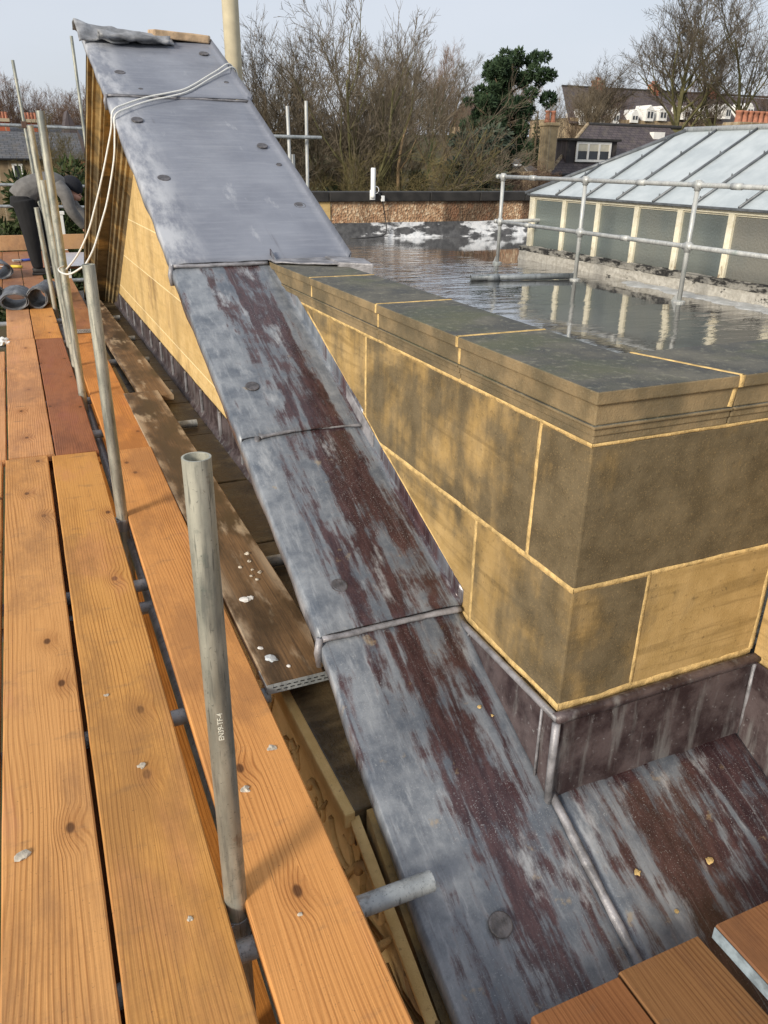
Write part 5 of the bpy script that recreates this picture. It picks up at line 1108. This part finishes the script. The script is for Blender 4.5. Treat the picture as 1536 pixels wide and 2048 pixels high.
def evergreen(label, loc, blobs, n, size, mat, trunk, seed, up=0, flat=1, name='pine_tree', bark=BARK, cat='tree', grp=None):
    t = thing(name, label, cat, loc, 0, grp); me = leaf_cloud(seed, blobs, n, size, up, flat); me.materials.append(mat); link('crown', me, t)
    mb = MB()
    for P, rr in trunk: mb.tube(P, rr, 7)
    obj('trunk', mb, bark, t, smooth=True); return t
rp_ = random.Random(11)
# dark pine: irregular clumps of needles with gaps, carried on limbs
CL = [(.46, 9.55, .40), (-.05, 9.2, .45), (1.0, 9.3, .42), (-.5, 8.6, .52), (.45, 8.6, .55), (1.3, 8.55, .45), (-.95, 7.95, .52), (.05, 7.8, .62), (1.05, 7.8, .55), (-1.4, 7.3, .48), (-.5, 7.05, .58), (.6, 7.05, .58), (1.45, 7.25, .38), (-1.8, 6.6, .42), (-.95, 6.4, .55), (.2, 6.25, .55), (1.05, 6.4, .45), (-.65, 5.6, .52), (.45, 5.45, .55), (1.2, 5.6, .40), (-.1, 4.8, .52), (.85, 4.75, .48), (-1.3, 5.5, .4), (-.6, 4.3, .45), (.4, 4.0, .5)]
bl = []
for x, z, r in CL:
    for q_ in range(5): bl.append((x*.9+rp_.gauss(0, r*.5), rp_.gauss(0, .75), z+rp_.gauss(0, r*.38), r*rp_.uniform(.38, .72)))
tk = [([(0, 0, -1), (.0, 0, 4), (.2, 0, 7), (.45, 0, 9.4)], [.30, .24, .15, .05])]
for x, z, r in CL: tk.append(([(.15, 0, z-.7), (x*.6, 0, z-.35), (x, 0, z)], [.07, .05, .02]))
evergreen('tall dark green pine with irregular crown right of the bare clump', (23.15, 37.5, -3.35), bl, 42000, .15, PINE, tk, 3, .45, .8)
bl = [(rp_.uniform(-1.5, 1.5), rp_.uniform(-1, 1), rp_.uniform(0, 3.6), rp_.uniform(.5, .9)) for i in range(24)]
evergreen('dark evergreen mass under the pine', (23.6, 39, -3.2), bl, 9000, .2, PINE, [([(0, 0, -1), (0, 0, 3)], [.2, .1])], 5, -.2, name='dark_evergreen')
# cedar in layered shelves
bl = []
for i in range(30):
    h = rp_.random(); w_ = 2.1*(1-h*.75); a = rp_.uniform(0, 6.28); bl.append((w_*math.cos(a), w_*math.sin(a), .4+h*4.4, rp_.uniform(.5, .8)))
evergreen('grey green cedar with drooping shelves left of the pine foot', (19.9, 34, -2.1), bl, 8000, .24, CEDAR, [([(0, 0, -1), (0, 0, 5)], [.2, .05])]+[([(0, 0, b[2]), (b[0], b[1], b[2]-.1)], [.05, .02]) for b in bl[::2]], 9, -.3, .45, 'cedar_tree')
for i, (x, y, z, s_) in enumerate(((20.2, 46, -.5, 1.0), (21.3, 47, -.5, 1.15), (40.5, 60, .4, 1.0))):
    bl = [(rp_.uniform(-.3, .3), rp_.uniform(-.3, .3), j*.55*s_, .5*s_*(1-j/11)) for j in range(10)]
    evergreen(('ivy covered trunk left of the pine, shorter', 'ivy covered trunk left of the pine, taller', 'ivy covered trunk behind the stone chimney')[i], (x, y, z), bl, 1500, .2, IVY, [([(0, 0, -1), (0, 0, 5*s_)], [.15, .05])], 20+i, .2, name='ivy_clad_trunk')
for i, (x, y, z, lab) in enumerate(((11.6, 33, -2.2, 'dark ivy thicket low in the middle clump, behind the taller tube'), (13.6, 34.5, -1.9, 'dark ivy thicket low in the middle clump, behind the antenna'), (17.2, 37, -1.6, 'dark green holly mass between the middle clump and the cedar'))):
    bl = [(rp_.uniform(-1.3, 1.3), rp_.uniform(-.6, .6), rp_.uniform(-.5, 3.6)*rp_.uniform(.5, 1), rp_.uniform(.25, .5)) for q_ in range(26)]
    evergreen(lab, (x, y, z), bl, 5000, .17, IVY, [([(0, 0, -1), (0, 0, 3.2)], [.14, .05])], 50+i, .2, name='evergreen_thicket', cat='shrub')
# yew by the left cottage
bl = [(rp_.uniform(-1.0, 1.0), rp_.uniform(-.8, .8), rp_.uniform(-1.6, 2.3)*1, rp_.uniform(.3, .5)) for i in range(40)]
bl = [b for b in bl if b[2] < 2.25-abs(b[0])*.9]
evergreen('dark green yew behind the head of the bending person', (1.32, 21, -.75), bl, 7000, .14, YEW, [([(0, 0, -4), (0, 0, 2)], [.12, .04])], 31, .3, name='yew_tree')
bl = [(rp_.uniform(-.9, .7), rp_.uniform(-.5, .5), rp_.uniform(-1.5, .75), rp_.uniform(.25, .45)) for i in range(26)]
evergreen('dark green bush at the left edge behind the legs of the bending person', (.15, 22, -.9), bl, 5000, .14, YEW, [([(0, 0, -4), (0, 0, 1)], [.1, .04])], 37, .3, name='evergreen_bush')
plant(T5, 'leafless tangled shrub before the slate roof beside the pediment', (2.0, 27, -2.6), .60, .5, (BARK, TWIGG), 'tangled_shrub', cat='shrub')
plant(T3, 'leafless tree before the red chimneys beside the pediment', (3.3, 40, -2.4), .52, 1.5, (BARK, TWIGG))
# white garden chair glimpsed below the arm of the person
wc = thing('white_post', 'white post glimpsed below the arm of the bending person', 'post', (.80, 17, -.8)); obj('post', MB().box(-.09, .09, -.05, .05, 0, 1.28).box(-.12, .12, -.06, .06, 1.24, 1.30), WHITEP, wc, bevel=.006)
